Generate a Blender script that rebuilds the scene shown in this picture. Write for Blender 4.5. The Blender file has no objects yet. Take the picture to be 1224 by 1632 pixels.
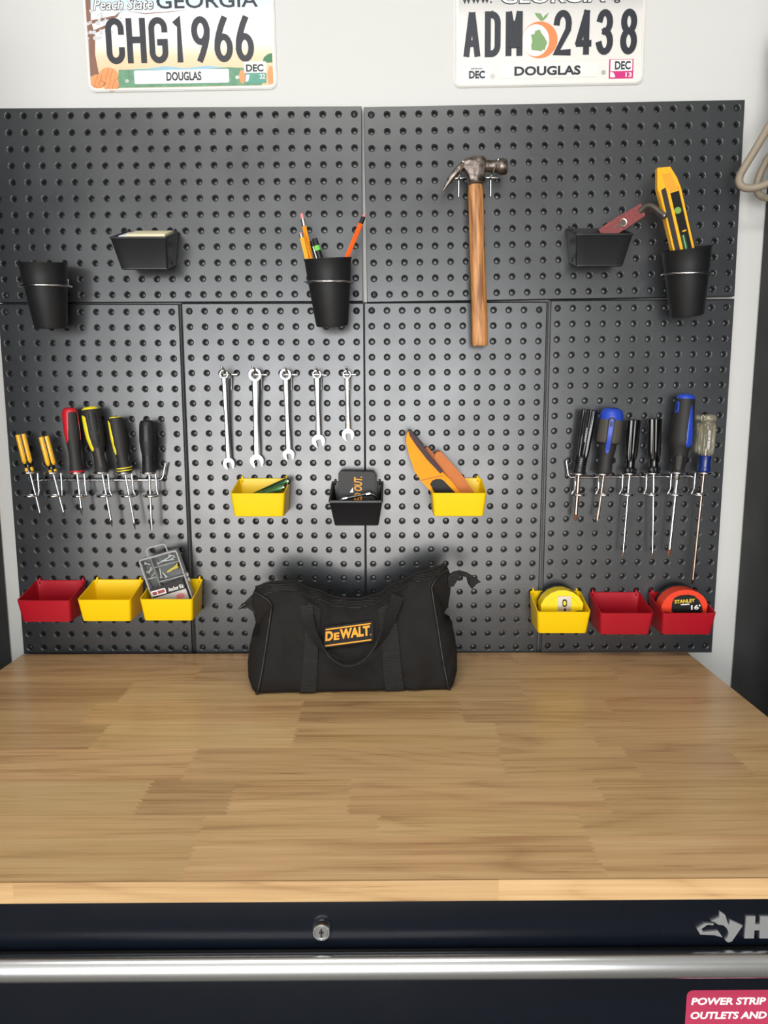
import bpy, bmesh, math, random
from mathutils import Vector, Matrix, noise
random.seed(7)
sc = bpy.context.scene
COL = sc.collection
I = 0.0254            # one inch; tables below are in inches, origin on the worktop height at the pegboard face
Z0 = 0.9525           # height of that origin above the floor
PI = math.pi

# ------------------------------------------------------------------ camera
CX, CY, CZ = 1.62098, -48.7926, 17.3677
YAW, PIT, ROL, FPX = -0.00773838, -0.14699792, -0.00147248, 1150.0
def W(x, y, z): return Vector((x*I, y*I, z*I + Z0))
_F = Vector((math.sin(YAW)*math.cos(PIT), math.cos(YAW)*math.cos(PIT), math.sin(PIT)))
_R0 = Vector((math.cos(YAW), -math.sin(YAW), 0)); _U0 = _R0.cross(_F)
_R = _R0*math.cos(ROL) + _U0*math.sin(ROL); _U = -_R0*math.sin(ROL) + _U0*math.cos(ROL)
cd = bpy.data.cameras.new('camera'); cam = bpy.data.objects.new('camera', cd); COL.objects.link(cam)
cd.sensor_fit = 'VERTICAL'; cd.sensor_height = 36; cd.sensor_width = 27; cd.lens = FPX/1632*36
cd.clip_start = 0.02; cd.clip_end = 200
M3 = Matrix((_R, _U, -_F)).transposed()
cam.matrix_world = Matrix.Translation(W(CX, CY, CZ)) @ M3.to_4x4()
sc.camera = cam

def P(px, py, d):
    """the point of the place, d inches in front of the pegboard face, that the camera sees at px, py"""
    v = _F + _R*((px-612)/FPX) + _U*((816-py)/FPX)
    t = (-d - CY)/v.y
    return W(CX + v.x*t, -d, CZ + v.z*t)

# ------------------------------------------------------------------ world, lights, exposure
wd = bpy.data.worlds.new('world'); sc.world = wd; wd.use_nodes = True
wn = wd.node_tree.nodes; wn['Background'].inputs[0].default_value = (0.75, 0.85, 1, 1); wn['Background'].inputs[1].default_value = 1.0
def area(name, loc, rot, sx, sy, power, color):
    l = bpy.data.lights.new(name, 'AREA'); l.shape = 'RECTANGLE'; l.size = sx; l.size_y = sy; l.energy = power; l.color = color
    o = bpy.data.objects.new(name, l); COL.objects.link(o); o.location = loc; o.rotation_euler = rot
    return o
DOOR_X0, DOOR_X1, DOOR_Y, DOOR_H = -2.3, 1.15, -5.2, 2.25
# daylight through the open garage door: bright sky in the upper part of the opening, sunlit drive below
area('daylight_sky', ((DOOR_X0+DOOR_X1)/2, DOOR_Y-0.02, 1.62), (math.radians(90), 0, 0), DOOR_X1-DOOR_X0, 1.26, 165, (0.97, 0.985, 1.0))
area('daylight_drive', ((DOOR_X0+DOOR_X1)/2, DOOR_Y-0.02, 0.5), (math.radians(90), 0, 0), DOOR_X1-DOOR_X0, 0.98, 150, (1.0, 0.96, 0.9))
sc.view_settings.view_transform = 'Standard'; sc.view_settings.look = 'None'
sc.view_settings.gamma = 1; sc.view_settings.use_curve_mapping = False
sc.view_settings.exposure = -0.55

# ------------------------------------------------------------------ materials
def lin(h):
    h = h.lstrip('#'); o = []
    for i in (0, 2, 4):
        c = int(h[i:i+2], 16)/255
        o.append(c/12.92 if c <= .04045 else ((c+.055)/1.055)**2.4)
    return (*o, 1)
MATS = {}
def mat(name, col, rough=.5, metal=0, spec=.5, bump=0, bscale=200, vary=0, vscale=30, rvary=0, trans=0, coat=0, ior=1.45):
    if name in MATS: return MATS[name]
    m = bpy.data.materials.new(name); m.use_nodes = True; nt = m.node_tree; n = nt.nodes; L = nt.links
    b = n['Principled BSDF']; c = lin(col) if isinstance(col, str) else (*col, 1)
    b.inputs['Base Color'].default_value = c; b.inputs['Roughness'].default_value = rough
    b.inputs['Metallic'].default_value = metal; b.inputs['Specular IOR Level'].default_value = spec
    b.inputs['Transmission Weight'].default_value = trans; b.inputs['IOR'].default_value = ior
    if coat: b.inputs['Coat Weight'].default_value = coat; b.inputs['Coat Roughness'].default_value = .1
    tc = n.new('ShaderNodeTexCoord')
    if vary:
        t = n.new('ShaderNodeTexNoise'); t.inputs['Scale'].default_value = vscale; t.inputs['Detail'].default_value = 5
        L.new(tc.outputs['Object'], t.inputs['Vector'])
        mx = n.new('ShaderNodeMix'); mx.data_type = 'RGBA'
        mx.inputs['A'].default_value = (*[max(0, x*(1-vary)) for x in c[:3]], 1); mx.inputs['B'].default_value = (*[min(1, x*(1+vary)) for x in c[:3]], 1)
        L.new(t.outputs['Fac'], mx.inputs['Factor']); L.new(mx.outputs['Result'], b.inputs['Base Color'])
    if rvary:
        t = n.new('ShaderNodeTexNoise'); t.inputs['Scale'].default_value = 9; t.inputs['Detail'].default_value = 6
        L.new(tc.outputs['Object'], t.inputs['Vector'])
        r = n.new('ShaderNodeMapRange'); r.inputs['To Min'].default_value = rough-rvary; r.inputs['To Max'].default_value = rough+rvary
        r.inputs['From Min'].default_value = .3; r.inputs['From Max'].default_value = .7
        L.new(t.outputs['Fac'], r.inputs['Value']); L.new(r.outputs['Result'], b.inputs['Roughness'])
    if bump:
        t = n.new('ShaderNodeTexNoise'); t.inputs['Scale'].default_value = bscale; t.inputs['Detail'].default_value = 3
        L.new(tc.outputs['Object'], t.inputs['Vector'])
        bp = n.new('ShaderNodeBump'); bp.inputs['Strength'].default_value = bump; bp.inputs['Distance'].default_value = .001
        L.new(t.outputs['Fac'], bp.inputs['Height']); L.new(bp.outputs['Normal'], b.inputs['Normal'])
    MATS[name] = m
    return m
WALL = mat('painted_wall', '#d3d3d0', .7, bump=.15, bscale=120, vary=.02, vscale=3)
CEIL = mat('ceiling_paint', '#c9c8c4', .8, bump=.2, bscale=90)
CONC = mat('concrete_floor', '#8d8a84', .6, bump=.3, bscale=60, vary=.15, vscale=4)
PEG = mat('black_powder_coat', '#2f3134', .29, spec=.47, ior=1.8, bump=.04, bscale=500, rvary=.05)
SCREWM = mat('black_screw', '#2c2c2d', .35, metal=.3)
CHROME = mat('zinc_wire', '#dfe1e4', .16, metal=1)
STEEL = mat('polished_steel', '#c4c5c7', .2, metal=1, vary=.05, vscale=300)
SHAFT = mat('shaft_steel', '#cfcfd0', .22, metal=1)
SHAFTW = mat('worn_bronzed_steel', '#b59f92', .28, metal=1, vary=.2, vscale=120)
DARKST = mat('dark_tip_steel', '#55504c', .35, metal=1)
RUST = mat('rusty_tip', '#8a5c40', .5, metal=.7, vary=.3, vscale=300)
YEL = mat('yellow_plastic', '#f6cb06', .34, bump=.03, bscale=300)
RED = mat('red_plastic', '#ad1626', .36, bump=.03, bscale=300)
BLK = mat('black_plastic', '#191a1d', .34, bump=.03, bscale=400)
BLKM = mat('matte_black_plastic', '#1b1c1e', .5, bump=.05, bscale=500)
RUB = mat('black_rubber_grip', '#202122', .55, bump=.12, bscale=900)
RUBG = mat('grey_rubber_grip', '#4e4a44', .65, bump=.1, bscale=900)
RUBD = mat('charcoal_rubber_grip', '#282726', .6, bump=.1, bscale=900)
YGRIP = mat('bright_yellow_grip', '#f2df2c', .35)
AMBER = mat('amber_yellow_acetate', '#f0b524', .22, coat=.4)
REDG = mat('red_grip', '#c31f2b', .4)
BLUEG = mat('blue_grip', '#2b49b8', .35)
BLKG = mat('glossy_black_acetate', '#0c0c0e', .1, coat=.5)
NAVY = mat('navy_collar', '#122a6e', .25, coat=.3)
CLEAR = mat('clear_acetate', '#f6efd6', .03, trans=.9, ior=1.4)
WHITE = mat('white_print', '#f3f3f0', .5)
WHITEP = mat('white_enamel', '#eceae5', .3, vary=.02, vscale=8)
SILV = mat('worn_white_enamel', '#e6e4de', .35, vary=.04, vscale=10)
INK = mat('dark_ink', '#2d3038', .4)
ORANGE = mat('orange_print', '#f5a21c', .45)
NAVYBLK = mat('blue_black_enamel', '#0a0f18', .24, spec=.26, rvary=.04)
LOCK = mat('locker_enamel', '#10141a', .42, spec=.16, rvary=.05)
FABRIC = mat('black_canvas', '#211f1e', .8, spec=.25, bump=.5, bscale=1400, vary=.12, vscale=60)
WEB = mat('black_webbing', '#272625', .65, spec=.35)
def _ribs(m):       # woven cross ribs
    nt = m.node_tree; n = nt.nodes; L = nt.links; tc = n.new('ShaderNodeTexCoord'); w = n.new('ShaderNodeTexWave'); w.bands_direction = 'Z'; w.inputs['Scale'].default_value = 130; w.inputs['Distortion'].default_value = .6
    L.new(tc.outputs['Object'], w.inputs['Vector']); b = n.new('ShaderNodeBump'); b.inputs['Strength'].default_value = .8; b.inputs['Distance'].default_value = .0012
    L.new(w.outputs['Fac'], b.inputs['Height']); L.new(b.outputs['Normal'], n['Principled BSDF'].inputs['Normal'])
_ribs(WEB)
PIPE = mat('black_piping', '#1b1b1c', .45)
TAN = mat('tan_rubber_hose', '#968a78', .5, vary=.08, vscale=40)

# wood of the worktop: every stave carries its own tone and grain offset as mesh attributes
def wood_mat():
    m = bpy.data.materials.new('finger_jointed_wood'); m.use_nodes = True; nt = m.node_tree; n = nt.nodes; L = nt.links
    b = n['Principled BSDF']
    tc = n.new('ShaderNodeTexCoord'); at = n.new('ShaderNodeAttribute'); at.attribute_name = 'stave'
    sep = n.new('ShaderNodeSeparateColor'); L.new(at.outputs['Color'], sep.inputs['Color'])
    off = n.new('ShaderNodeCombineXYZ')
    def mth(op, a, bb=None):
        x = n.new('ShaderNodeMath'); x.operation = op
        for i, v in enumerate((a, bb)):
            if v is None: continue
            if isinstance(v, (int, float)): x.inputs[i].default_value = v
            else: L.new(v, x.inputs[i])
        return x.outputs[0]
    L.new(mth('MULTIPLY', sep.outputs['Green'], 31.7), off.inputs['X']); L.new(mth('MULTIPLY', sep.outputs['Green'], 17.3), off.inputs['Y']); L.new(mth('MULTIPLY', sep.outputs['Green'], 7.1), off.inputs['Z'])
    add = n.new('ShaderNodeVectorMath'); add.operation = 'ADD'; L.new(tc.outputs['Object'], add.inputs[0]); L.new(off.outputs[0], add.inputs[1])
    def noise_t(scale, det, dist=0, rough=.5):
        mp = n.new('ShaderNodeMapping'); mp.inputs['Scale'].default_value = scale; L.new(add.outputs[0], mp.inputs['Vector'])
        t = n.new('ShaderNodeTexNoise'); t.inputs['Scale'].default_value = 1; t.inputs['Detail'].default_value = det; t.inputs['Roughness'].default_value = rough
        t.inputs['Distortion'].default_value = dist; L.new(mp.outputs[0], t.inputs['Vector']); return t.outputs['Fac']
    fine = noise_t((5, 260, 260), 6, .2, .65)
    mid = noise_t((2.2, 42, 42), 4, .6)
    broad = noise_t((1.6, 9, 9), 3, .3)
    # cathedral rings: contour lines of a slow field
    slow = noise_t((1.15, 8.5, 8.5), 1.5, .25)
    ring = mth('FRACT', mth('MULTIPLY', slow, 13.0))
    ringv = mth('POWER', mth('ABSOLUTE', mth('SUBTRACT', mth('MULTIPLY', ring, 2), 1)), 3.0)
    pores = noise_t((14, 420, 420), 2, 0, .5)
    pr = n.new('ShaderNodeMapRange'); pr.inputs['From Min'].default_value = .60; pr.inputs['From Max'].default_value = .72; L.new(pores, pr.inputs['Value'])
    g = mth('ADD', mth('MULTIPLY', fine, .48), mth('ADD', mth('MULTIPLY', mid, .42), mth('MULTIPLY', broad, .35)))
    g = mth('ADD', g, mth('MULTIPLY', ringv, -.085))
    g = mth('SUBTRACT', g, mth('MULTIPLY', pr.outputs['Result'], .11))
    rp = n.new('ShaderNodeValToRGB'); e = rp.color_ramp.elements
    e[0].position = .38; e[0].color = lin('#a07444'); e[1].position = .80; e[1].color = lin('#dfb982')
    k = e.new(.60); k.color = lin('#cda36b')
    L.new(g, rp.inputs['Fac'])
    hs = n.new('ShaderNodeHueSaturation'); L.new(rp.outputs['Color'], hs.inputs['Color'])
    L.new(mth('ADD', mth('MULTIPLY', sep.outputs['Red'], .5), .72), hs.inputs['Value'])
    L.new(mth('ADD', mth('MULTIPLY', sep.outputs['Blue'], .012), .494), hs.inputs['Hue'])
    hs.inputs['Saturation'].default_value = .93
    L.new(hs.outputs['Color'], b.inputs['Base Color'])
    rr = n.new('ShaderNodeMapRange'); rr.inputs['To Min'].default_value = .24; rr.inputs['To Max'].default_value = .38; L.new(fine, rr.inputs['Value']); L.new(rr.outputs['Result'], b.inputs['Roughness'])
    bp = n.new('ShaderNodeBump'); bp.inputs['Strength'].default_value = .06; bp.inputs['Distance'].default_value = .0006; L.new(fine, bp.inputs['Height']); L.new(bp.outputs['Normal'], b.inputs['Normal'])
    b.inputs['Specular IOR Level'].default_value = .45
    return m
WOOD = wood_mat()
def grain_mat(name, dark, light, sc3=(60, 60, 5), rough=.45):
    m = bpy.data.materials.new(name); m.use_nodes = True; nt = m.node_tree; n = nt.nodes; L = nt.links; b = n['Principled BSDF']
    tc = n.new('ShaderNodeTexCoord'); mp = n.new('ShaderNodeMapping'); mp.inputs['Scale'].default_value = sc3; L.new(tc.outputs['Object'], mp.inputs['Vector'])
    t = n.new('ShaderNodeTexNoise'); t.inputs['Scale'].default_value = 4; t.inputs['Detail'].default_value = 6; t.inputs['Distortion'].default_value = .4; L.new(mp.outputs[0], t.inputs['Vector'])
    r = n.new('ShaderNodeValToRGB'); r.color_ramp.elements[0].position = .32; r.color_ramp.elements[0].color = lin(dark); r.color_ramp.elements[1].position = .66; r.color_ramp.elements[1].color = lin(light)
    L.new(t.outputs['Fac'], r.inputs['Fac']); L.new(r.outputs['Color'], b.inputs['Base Color']); b.inputs['Roughness'].default_value = rough
    bp = n.new('ShaderNodeBump'); bp.inputs['Strength'].default_value = .15; bp.inputs['Distance'].default_value = .0005; L.new(t.outputs['Fac'], bp.inputs['Height']); L.new(bp.outputs['Normal'], b.inputs['Normal'])
    return m
HICK = grain_mat('hickory_handle', '#7c4a22', '#d99a5c', (45, 45, 3.5))
HEADM = grain_mat('worn_hammer_steel', '#3a332f', '#8b8079', (30, 30, 30), .38)
HEADM.node_tree.nodes['Principled BSDF'].inputs['Metallic'].default_value = .85
REDW = grain_mat('scuffed_red_paint', '#6e2324', '#8c3432', (60, 12, 60), .4)

# ------------------------------------------------------------------ mesh helpers
def finish(bm, name, m, parent=None, smooth=True, ang=35, loc=None, rot=None, recalc=True):
    if recalc: bmesh.ops.recalc_face_normals(bm, faces=bm.faces)
    me = bpy.data.meshes.new(name); bm.to_mesh(me); bm.free()
    for mm in (m if isinstance(m, (list, tuple)) else [m]): me.materials.append(mm)
    if smooth:
        for p in me.polygons: p.use_smooth = True
        me.set_sharp_from_angle(angle=math.radians(ang))
    o = bpy.data.objects.new(name, me); COL.objects.link(o)
    if parent is not None: o.parent = parent
    if loc is not None: o.location = loc
    if rot is not None: o.rotation_euler = rot
    return o
def thing(name, label, cat, mtx=None, group=None):
    o = bpy.data.objects.new(name, None); COL.objects.link(o); o.empty_display_size = .02
    if mtx is not None: o.matrix_world = mtx
    tag(o, label, cat, group); return o
def tag(o, label, cat, group=None):
    o['label'] = label; o['category'] = cat
    if group: o['group'] = group
    return o
def struct(o):
    o['kind'] = 'structure'; return o
def T(v): return Matrix.Translation(v)
def xf(bm, verts, M):
    for v in verts: v.co = M @ v.co
def bevel(bm, w, seg=2, verts=None, minang=20):
    es = [e for e in bm.edges if len(e.link_faces) == 2 and e.calc_face_angle(0) > math.radians(minang) and (verts is None or (e.verts[0] in verts and e.verts[1] in verts))]
    bmesh.ops.bevel(bm, geom=es, offset=w, segments=seg, profile=.5, affect='EDGES', clamp_overlap=True)
def box(bm, x0, x1, y0, y1, z0, z1, M=None):
    r = bmesh.ops.create_cube(bm, size=1)['verts']
    for v in r: v.co = Vector((x0+(v.co.x+.5)*(x1-x0), y0+(v.co.y+.5)*(y1-y0), z0+(v.co.z+.5)*(z1-z0)))
    if M: xf(bm, r, M)
    return r
def boxo(name, m, x0, x1, y0, y1, z0, z1, parent=None, bev=0, M=None):
    bm = bmesh.new(); box(bm, x0, x1, y0, y1, z0, z1, M)
    if bev: bevel(bm, bev)
    return finish(bm, name, m, parent)
def prism(bm, pts, w0, w1, F):
    """polygon pts (a, b) extruded from w0 to w1; F(a, b, w) -> Vector"""
    a = [bm.verts.new(F(x, y, w0)) for x, y in pts]; b = [bm.verts.new(F(x, y, w1)) for x, y in pts]; n = len(pts)
    bm.faces.new(a); bm.faces.new(b[::-1])
    for i in range(n): bm.faces.new((a[i], b[i], b[(i+1) % n], a[(i+1) % n]))
def grid(bm, rows, close_u=False, cap0=False, cap1=False):
    vs = [[bm.verts.new(p) for p in r] for r in rows]; n = len(vs[0])
    for i in range(len(vs)-1):
        for j in range(n if close_u else n-1):
            bm.faces.new((vs[i][j], vs[i][(j+1) % n], vs[i+1][(j+1) % n], vs[i+1][j]))
    if cap0: bm.faces.new(vs[0])
    if cap1: bm.faces.new(vs[-1][::-1])
    return vs
def tube(bm, pts, r, seg=10, closed=False, caps=True, flat=None):
    pts = [Vector(p) for p in pts]; n = len(pts); rad = r if isinstance(r, (list, tuple)) else [r]*n
    rows = []; prev = None
    for i, p in enumerate(pts):
        if closed: t = pts[(i+1) % n] - pts[i-1]
        else: t = pts[min(i+1, n-1)] - pts[max(i-1, 0)]
        t.normalize()
        if prev is None:
            a = Vector((0, 0, 1)) if abs(t.z) < .9 else Vector((1, 0, 0)); u = t.cross(a).normalized()
        else: u = (prev - t*prev.dot(t)).normalized()
        v = t.cross(u); prev = u
        rows.append([p + (u*math.cos(k*2*PI/seg) + v*math.sin(k*2*PI/seg))*rad[i] for k in range(seg)])
    if closed:
        vs = [[bm.verts.new(q) for q in rw] for rw in rows]
        # match start phase for the seam
        d = [(rows[0][k]-rows[-1][0]).length for k in range(seg)]; s = d.index(min(d))
        for i in range(n):
            for j in range(seg):
                if i < n-1: bm.faces.new((vs[i][j], vs[i][(j+1) % seg], vs[i+1][(j+1) % seg], vs[i+1][j]))
                else: bm.faces.new((vs[i][j], vs[i][(j+1) % seg], vs[0][(j+1+s) % seg], vs[0][(j+s) % seg]))
    else: grid(bm, rows, True, caps, caps)
def smooth_path(pts, sub=6, closed=False):
    pts = [Vector(p) for p in pts]; n = len(pts); o = []
    rng = n if closed else n-1
    for i in range(rng):
        if closed: a, b, c, d = pts[i-1], pts[i], pts[(i+1) % n], pts[(i+2) % n]
        else: a, b, c, d = pts[max(i-1, 0)], pts[i], pts[i+1], pts[min(i+2, n-1)]
        for k in range(sub):
            t = k/sub
            o.append(.5*((2*b) + (c-a)*t + (2*a-5*b+4*c-d)*t*t + (3*b-a-3*c+d)*t**3))
    if not closed: o.append(pts[-1])
    return o
def fillet(pts, r, seg=5):
    """polyline with rounded corners"""
    pts = [Vector(p) for p in pts]; o = [pts[0]]
    for i in range(1, len(pts)-1):
        a, b, c = pts[i-1], pts[i], pts[i+1]; rr = min(r, (a-b).length*.45, (c-b).length*.45)
        p0 = b + (a-b).normalized()*rr; p1 = b + (c-b).normalized()*rr
        for k in range(seg+1):
            t = k/seg; o.append(p0.lerp(b, t).lerp(b.lerp(p1, t), t))
    o.append(pts[-1]); return o
def tubeo(name, m, pts, r, parent=None, seg=10, closed=False):
    bm = bmesh.new(); tube(bm, pts, r, seg, closed); return finish(bm, name, m, parent, ang=60)
def lathe(bm, prof, F=None, seg=28, flute=None, sq=1.0, cap=True):
    """prof: (u, r) along the axis; F(a, u, w) maps local to space; flute=(n, depth, u0, u1)"""
    rows = []
    for u, r in prof:
        row = []
        for k in range(seg):
            a = 2*PI*k/seg; rr = r
            if flute and flute[2] <= u <= flute[3]:
                rr = r*(1 - flute[1]*(.5-.5*math.cos(flute[0]*a))**2)
            row.append(F(rr*math.sin(a), u, rr*math.cos(a)*sq))
        rows.append(row)
    return grid(bm, rows, True, cap, cap)
def ico(bm, c, r, sub=2):
    v = bmesh.ops.create_icosphere(bm, subdivisions=sub, radius=r)['verts']
    for q in v: q.co += Vector(c)
def rrect(x0, x1, y0, y1, r, n=5):
    o = []
    for cx, cy, a0 in ((x1-r, y1-r, 0), (x0+r, y1-r, 90), (x0+r, y0+r, 180), (x1-r, y0+r, 270)):
        for k in range(n+1):
            a = math.radians(a0 + 90*k/n); o.append((cx+r*math.cos(a), cy+r*math.sin(a)))
    return o
def text_bm(bm, s, x0, x1, z0, z1, F, w0=0, w1=.0004, bold=0.0, shear=0.0):
    """solid lettering filling the box x0..x1, z0..z1; F(x, z, w)"""
    cu = bpy.data.curves.new('lettering', 'FONT'); cu.body = s; cu.offset = bold; cu.shear = shear; cu.resolution_u = 3
    ob = bpy.data.objects.new('lettering', cu); COL.objects.link(ob)
    dg = bpy.context.evaluated_depsgraph_get(); me = bpy.data.meshes.new_from_object(ob.evaluated_get(dg))
    xs = [v.co.x for v in me.vertices]; ys = [v.co.y for v in me.vertices]
    ax, bx, ay, by = min(xs), max(xs), min(ys), max(ys)
    mp = [(x0+(v.co.x-ax)/(bx-ax)*(x1-x0), z0+(v.co.y-ay)/(by-ay)*(z1-z0)) for v in me.vertices]
    top = [bm.verts.new(F(x, z, w1)) for x, z in mp]; bot = [bm.verts.new(F(x, z, w0)) for x, z in mp]
    from collections import Counter
    ec = Counter(); fl = [tuple(p.vertices) for p in me.polygons]
    for f in fl:
        try: bm.faces.new([top[i] for i in f])
        except ValueError: pass
        for i in range(len(f)): ec[tuple(sorted((f[i], f[(i+1) % len(f)])))] += 1
    for (a, b), c in ec.items():
        if c == 1: bm.faces.new((top[a], top[b], bot[b], bot[a]))
    bpy.data.objects.remove(ob); bpy.data.curves.remove(cu); bpy.data.meshes.remove(me)
def arc(cx, cy, rx, ry, a0, a1, n=12):
    return [(cx+rx*math.cos(math.radians(a0+(a1-a0)*k/n)), cy+ry*math.sin(math.radians(a0+(a1-a0)*k/n))) for k in range(n+1)]
NINE = [arc(.5, .72, .5, .28, 0, 360, 24), [(1, .72), (.97, .55), (.85, .38), (.62, .15), (.42, 0)]]
GLY = {
 'C': [[(1, .72)] + arc(.5, .8, .5, .2, 0, 180) + arc(.5, .2, .5, .2, 180, 360) + [(1, .28)]],
 'G': [[(1, .76)] + arc(.5, .8, .5, .2, 0, 180) + arc(.5, .2, .5, .2, 180, 360) + [(1, .45), (.58, .45)]],
 'H': [[(0, 0), (0, 1)], [(1, 0), (1, 1)], [(0, .52), (1, .52)]],
 '1': [[(.75, 0), (.75, 1), (.15, .93)]],
 '9': NINE, '6': [[(1-x, 1-y) for x, y in s] for s in NINE],
 'A': [[(0, 0), (.45, 1)], [(.55, 1), (1, 0)], [(.2, .27), (.8, .27)]],
 'D': [[(0, 0), (0, 1), (.4, 1)] + arc(.4, .78, .6, .22, 90, 0) + arc(.4, .22, .6, .22, 0, -90) + [(0, 0)]],
 'M': [[(0, 0), (0, 1)], [(.05, 1), (.5, .3)], [(.95, 1), (.5, .3)], [(1, 1), (1, 0)], [(.3, .2), (.3, .75)], [(.7, .2), (.7, .75)]],
 '2': [arc(.5, .74, .5, .26, 175, 0) + [(.95, .58), (0, 0), (1, 0)]],
 '4': [[(.74, 0), (.74, 1)], [(.74, 1), (0, .24)], [(0, .22), (1, .22)]],
 '3': [arc(.45, .76, .5, .24, 165, -90), arc(.45, .26, .55, .26, 90, -165)],
 '8': [arc(.5, .76, .46, .24, 0, 360, 24), arc(.5, .26, .5, .26, 0, 360, 24)],
}
def glyph_bm(bm, ch, x0, x1, z0, z1, F, wid, w0, w1):
    """plate numerals as constant-width strokes with round joints"""
    h = wid/2; x0 += h; x1 -= h; z0 += h; z1 -= h
    for si, st in enumerate(GLY[ch]):
        w1 += .00012*si
        pts = [Vector((x0+a*(x1-x0), z0+b*(z1-z0))) for a, b in st]
        n = len(pts); closed = (pts[0]-pts[-1]).length < 1e-6
        L = []; R = []
        for i in range(n):
            if closed: t0 = pts[i]-pts[i-1] if i else pts[i]-pts[-2]; t1 = pts[i+1]-pts[i] if i < n-1 else pts[1]-pts[0]
            else: t0 = pts[i]-pts[i-1] if i else pts[1]-pts[0]; t1 = pts[i+1]-pts[i] if i < n-1 else pts[i]-pts[i-1]
            t0.normalize(); t1.normalize(); n0 = Vector((-t0.y, t0.x)); n1 = Vector((-t1.y, t1.x)); m = (n0+n1)
            m = m.normalized() if m.length > 1e-6 else n0
            k = min(1/max(.35, m.dot(n0)), 1.45)
            L.append(pts[i]+m*h*k); R.append(pts[i]-m*h*k)
        if not closed:
            for q in (0, -1):
                d = (pts[1]-pts[0]).normalized() if q == 0 else (pts[-2]-pts[-1]).normalized()
                L[q] -= d*h*.8; R[q] -= d*h*.8
        lw = [[bm.verts.new(F(p.x, p.y, w)) for p in S] for S, w in ((L, w1), (R, w1), (R, w0), (L, w0))]
        for i in range(n-1):
            for a in range(4): bm.faces.new((lw[a][i], lw[(a+1) % 4][i], lw[(a+1) % 4][i+1], lw[a][i+1]))
        bm.faces.new([lw[a][0] for a in range(4)]); bm.faces.new([lw[a][-1] for a in range(4)][::-1])

class Frame:
    """local frame of a long tool: u runs along it, v to the right, w towards the room, unit = one photo pixel at its distance"""
    def __init__(s, a, b, d, d2=None):
        A = P(*a, d); B = P(*b, d if d2 is None else d2); s.n = math.hypot(b[0]-a[0], b[1]-a[1]); s.k = (B-A).length/s.n
        s.A = A; s.va = math.degrees(math.atan2(CX*I-A.x, A.y-CY*I)); ax = (B-A).normalized(); wv = Vector((0, -1, 0)); wv = (wv - ax*wv.dot(ax)).normalized(); vv = wv.cross(ax)
        if vv.x < 0: vv = -vv
        m = Matrix((vv, -wv, -ax)).transposed().to_4x4(); s.M = T(A) @ m
    def __call__(s, v, u, w=0): return Vector((v*s.k, -w*s.k, -u*s.k))
    def th(s, name, label, cat, group=None): return thing(name, label, cat, s.M, group)
    def local(s, p): return s.M.inverted() @ Vector(p)

# ------------------------------------------------------------------ the setting
def setting(name, m, x0, x1, y0, y1, z0, z1): return struct(boxo(name, m, x0, x1, y0, y1, z0, z1))
WY = .6*I
setting('wall_back', WALL, -3.2, 3.2, WY, WY+.12, 0, 2.75)
setting('wall_left', WALL, -3.32, -3.2, DOOR_Y-.12, WY+.12, 0, 2.75)
setting('wall_right', WALL, 3.2, 3.32, DOOR_Y-.12, WY+.12, 0, 2.75)
setting('floor', CONC, -3.32, 3.32, DOOR_Y-.12, WY+.12, -.1, 0)
setting('ceiling', CEIL, -3.32, 3.32, DOOR_Y-.12, WY+.12, 2.75, 2.85)
bm = bmesh.new()
box(bm, -3.32, DOOR_X0, DOOR_Y-.12, DOOR_Y+.0, 0, 2.75); box(bm, DOOR_X1, 3.32, DOOR_Y-.12, DOOR_Y, 0, 2.75); box(bm, DOOR_X0, DOOR_X1, DOOR_Y-.12, DOOR_Y, DOOR_H, 2.75)
struct(finish(bm, 'wall_front', WALL))

# ceiling light over the bay (above the frame)
cl_ = thing('ceiling_light', 'long white ceiling light above the bench bay', 'ceiling light', T((-.2, -1.55, 2.75)))
boxo('housing', WALL, -.7, .7, -.16, .16, -.045, 0, cl_, .004)
area('ceiling_lamp', (-.2, -1.55, 2.70), (0, 0, 0), 1.35, .28, 31, (1.0, .985, .96))

# tall lockers on both sides of the bench
def locker(label, x0, x1, handle_left):
    cx = (x0+x1)/2*I; y1 = .55*I; dep = 19*I; hgt = 78*I; hw = (x1-x0)/2*I
    r = thing('metal_locker', label, 'locker', T((cx, y1-dep/2, 0)))
    boxo('body', LOCK, -hw, hw, -dep/2, dep/2, .08, hgt, r, .004)
    boxo('plinth', BLKM, -hw+.02, hw-.02, -dep/2+.03, dep/2-.01, 0, .08, r)
    for s in (-1, 1):
        a, b = (-hw+.004, -.002) if s < 0 else (.002, hw-.004)
        dr = boxo('door', LOCK, a, b, -dep/2-.02, -dep/2, .09, hgt-.01, r, .003)
        tubeo('handle', STEEL, fillet([(s*.03, -dep/2-.02, 1.0), (s*.03, -dep/2-.055, 1.0), (s*.03, -dep/2-.055, 1.25), (s*.03, -dep/2-.02, 1.25)], .02), .006, dr)
    return r
locker('tall black metal locker at the left end of the bench', -61.4, -25.4, False)
locker('tall black metal locker at the right end of the bench', 25.95, 61.9, True)

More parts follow.
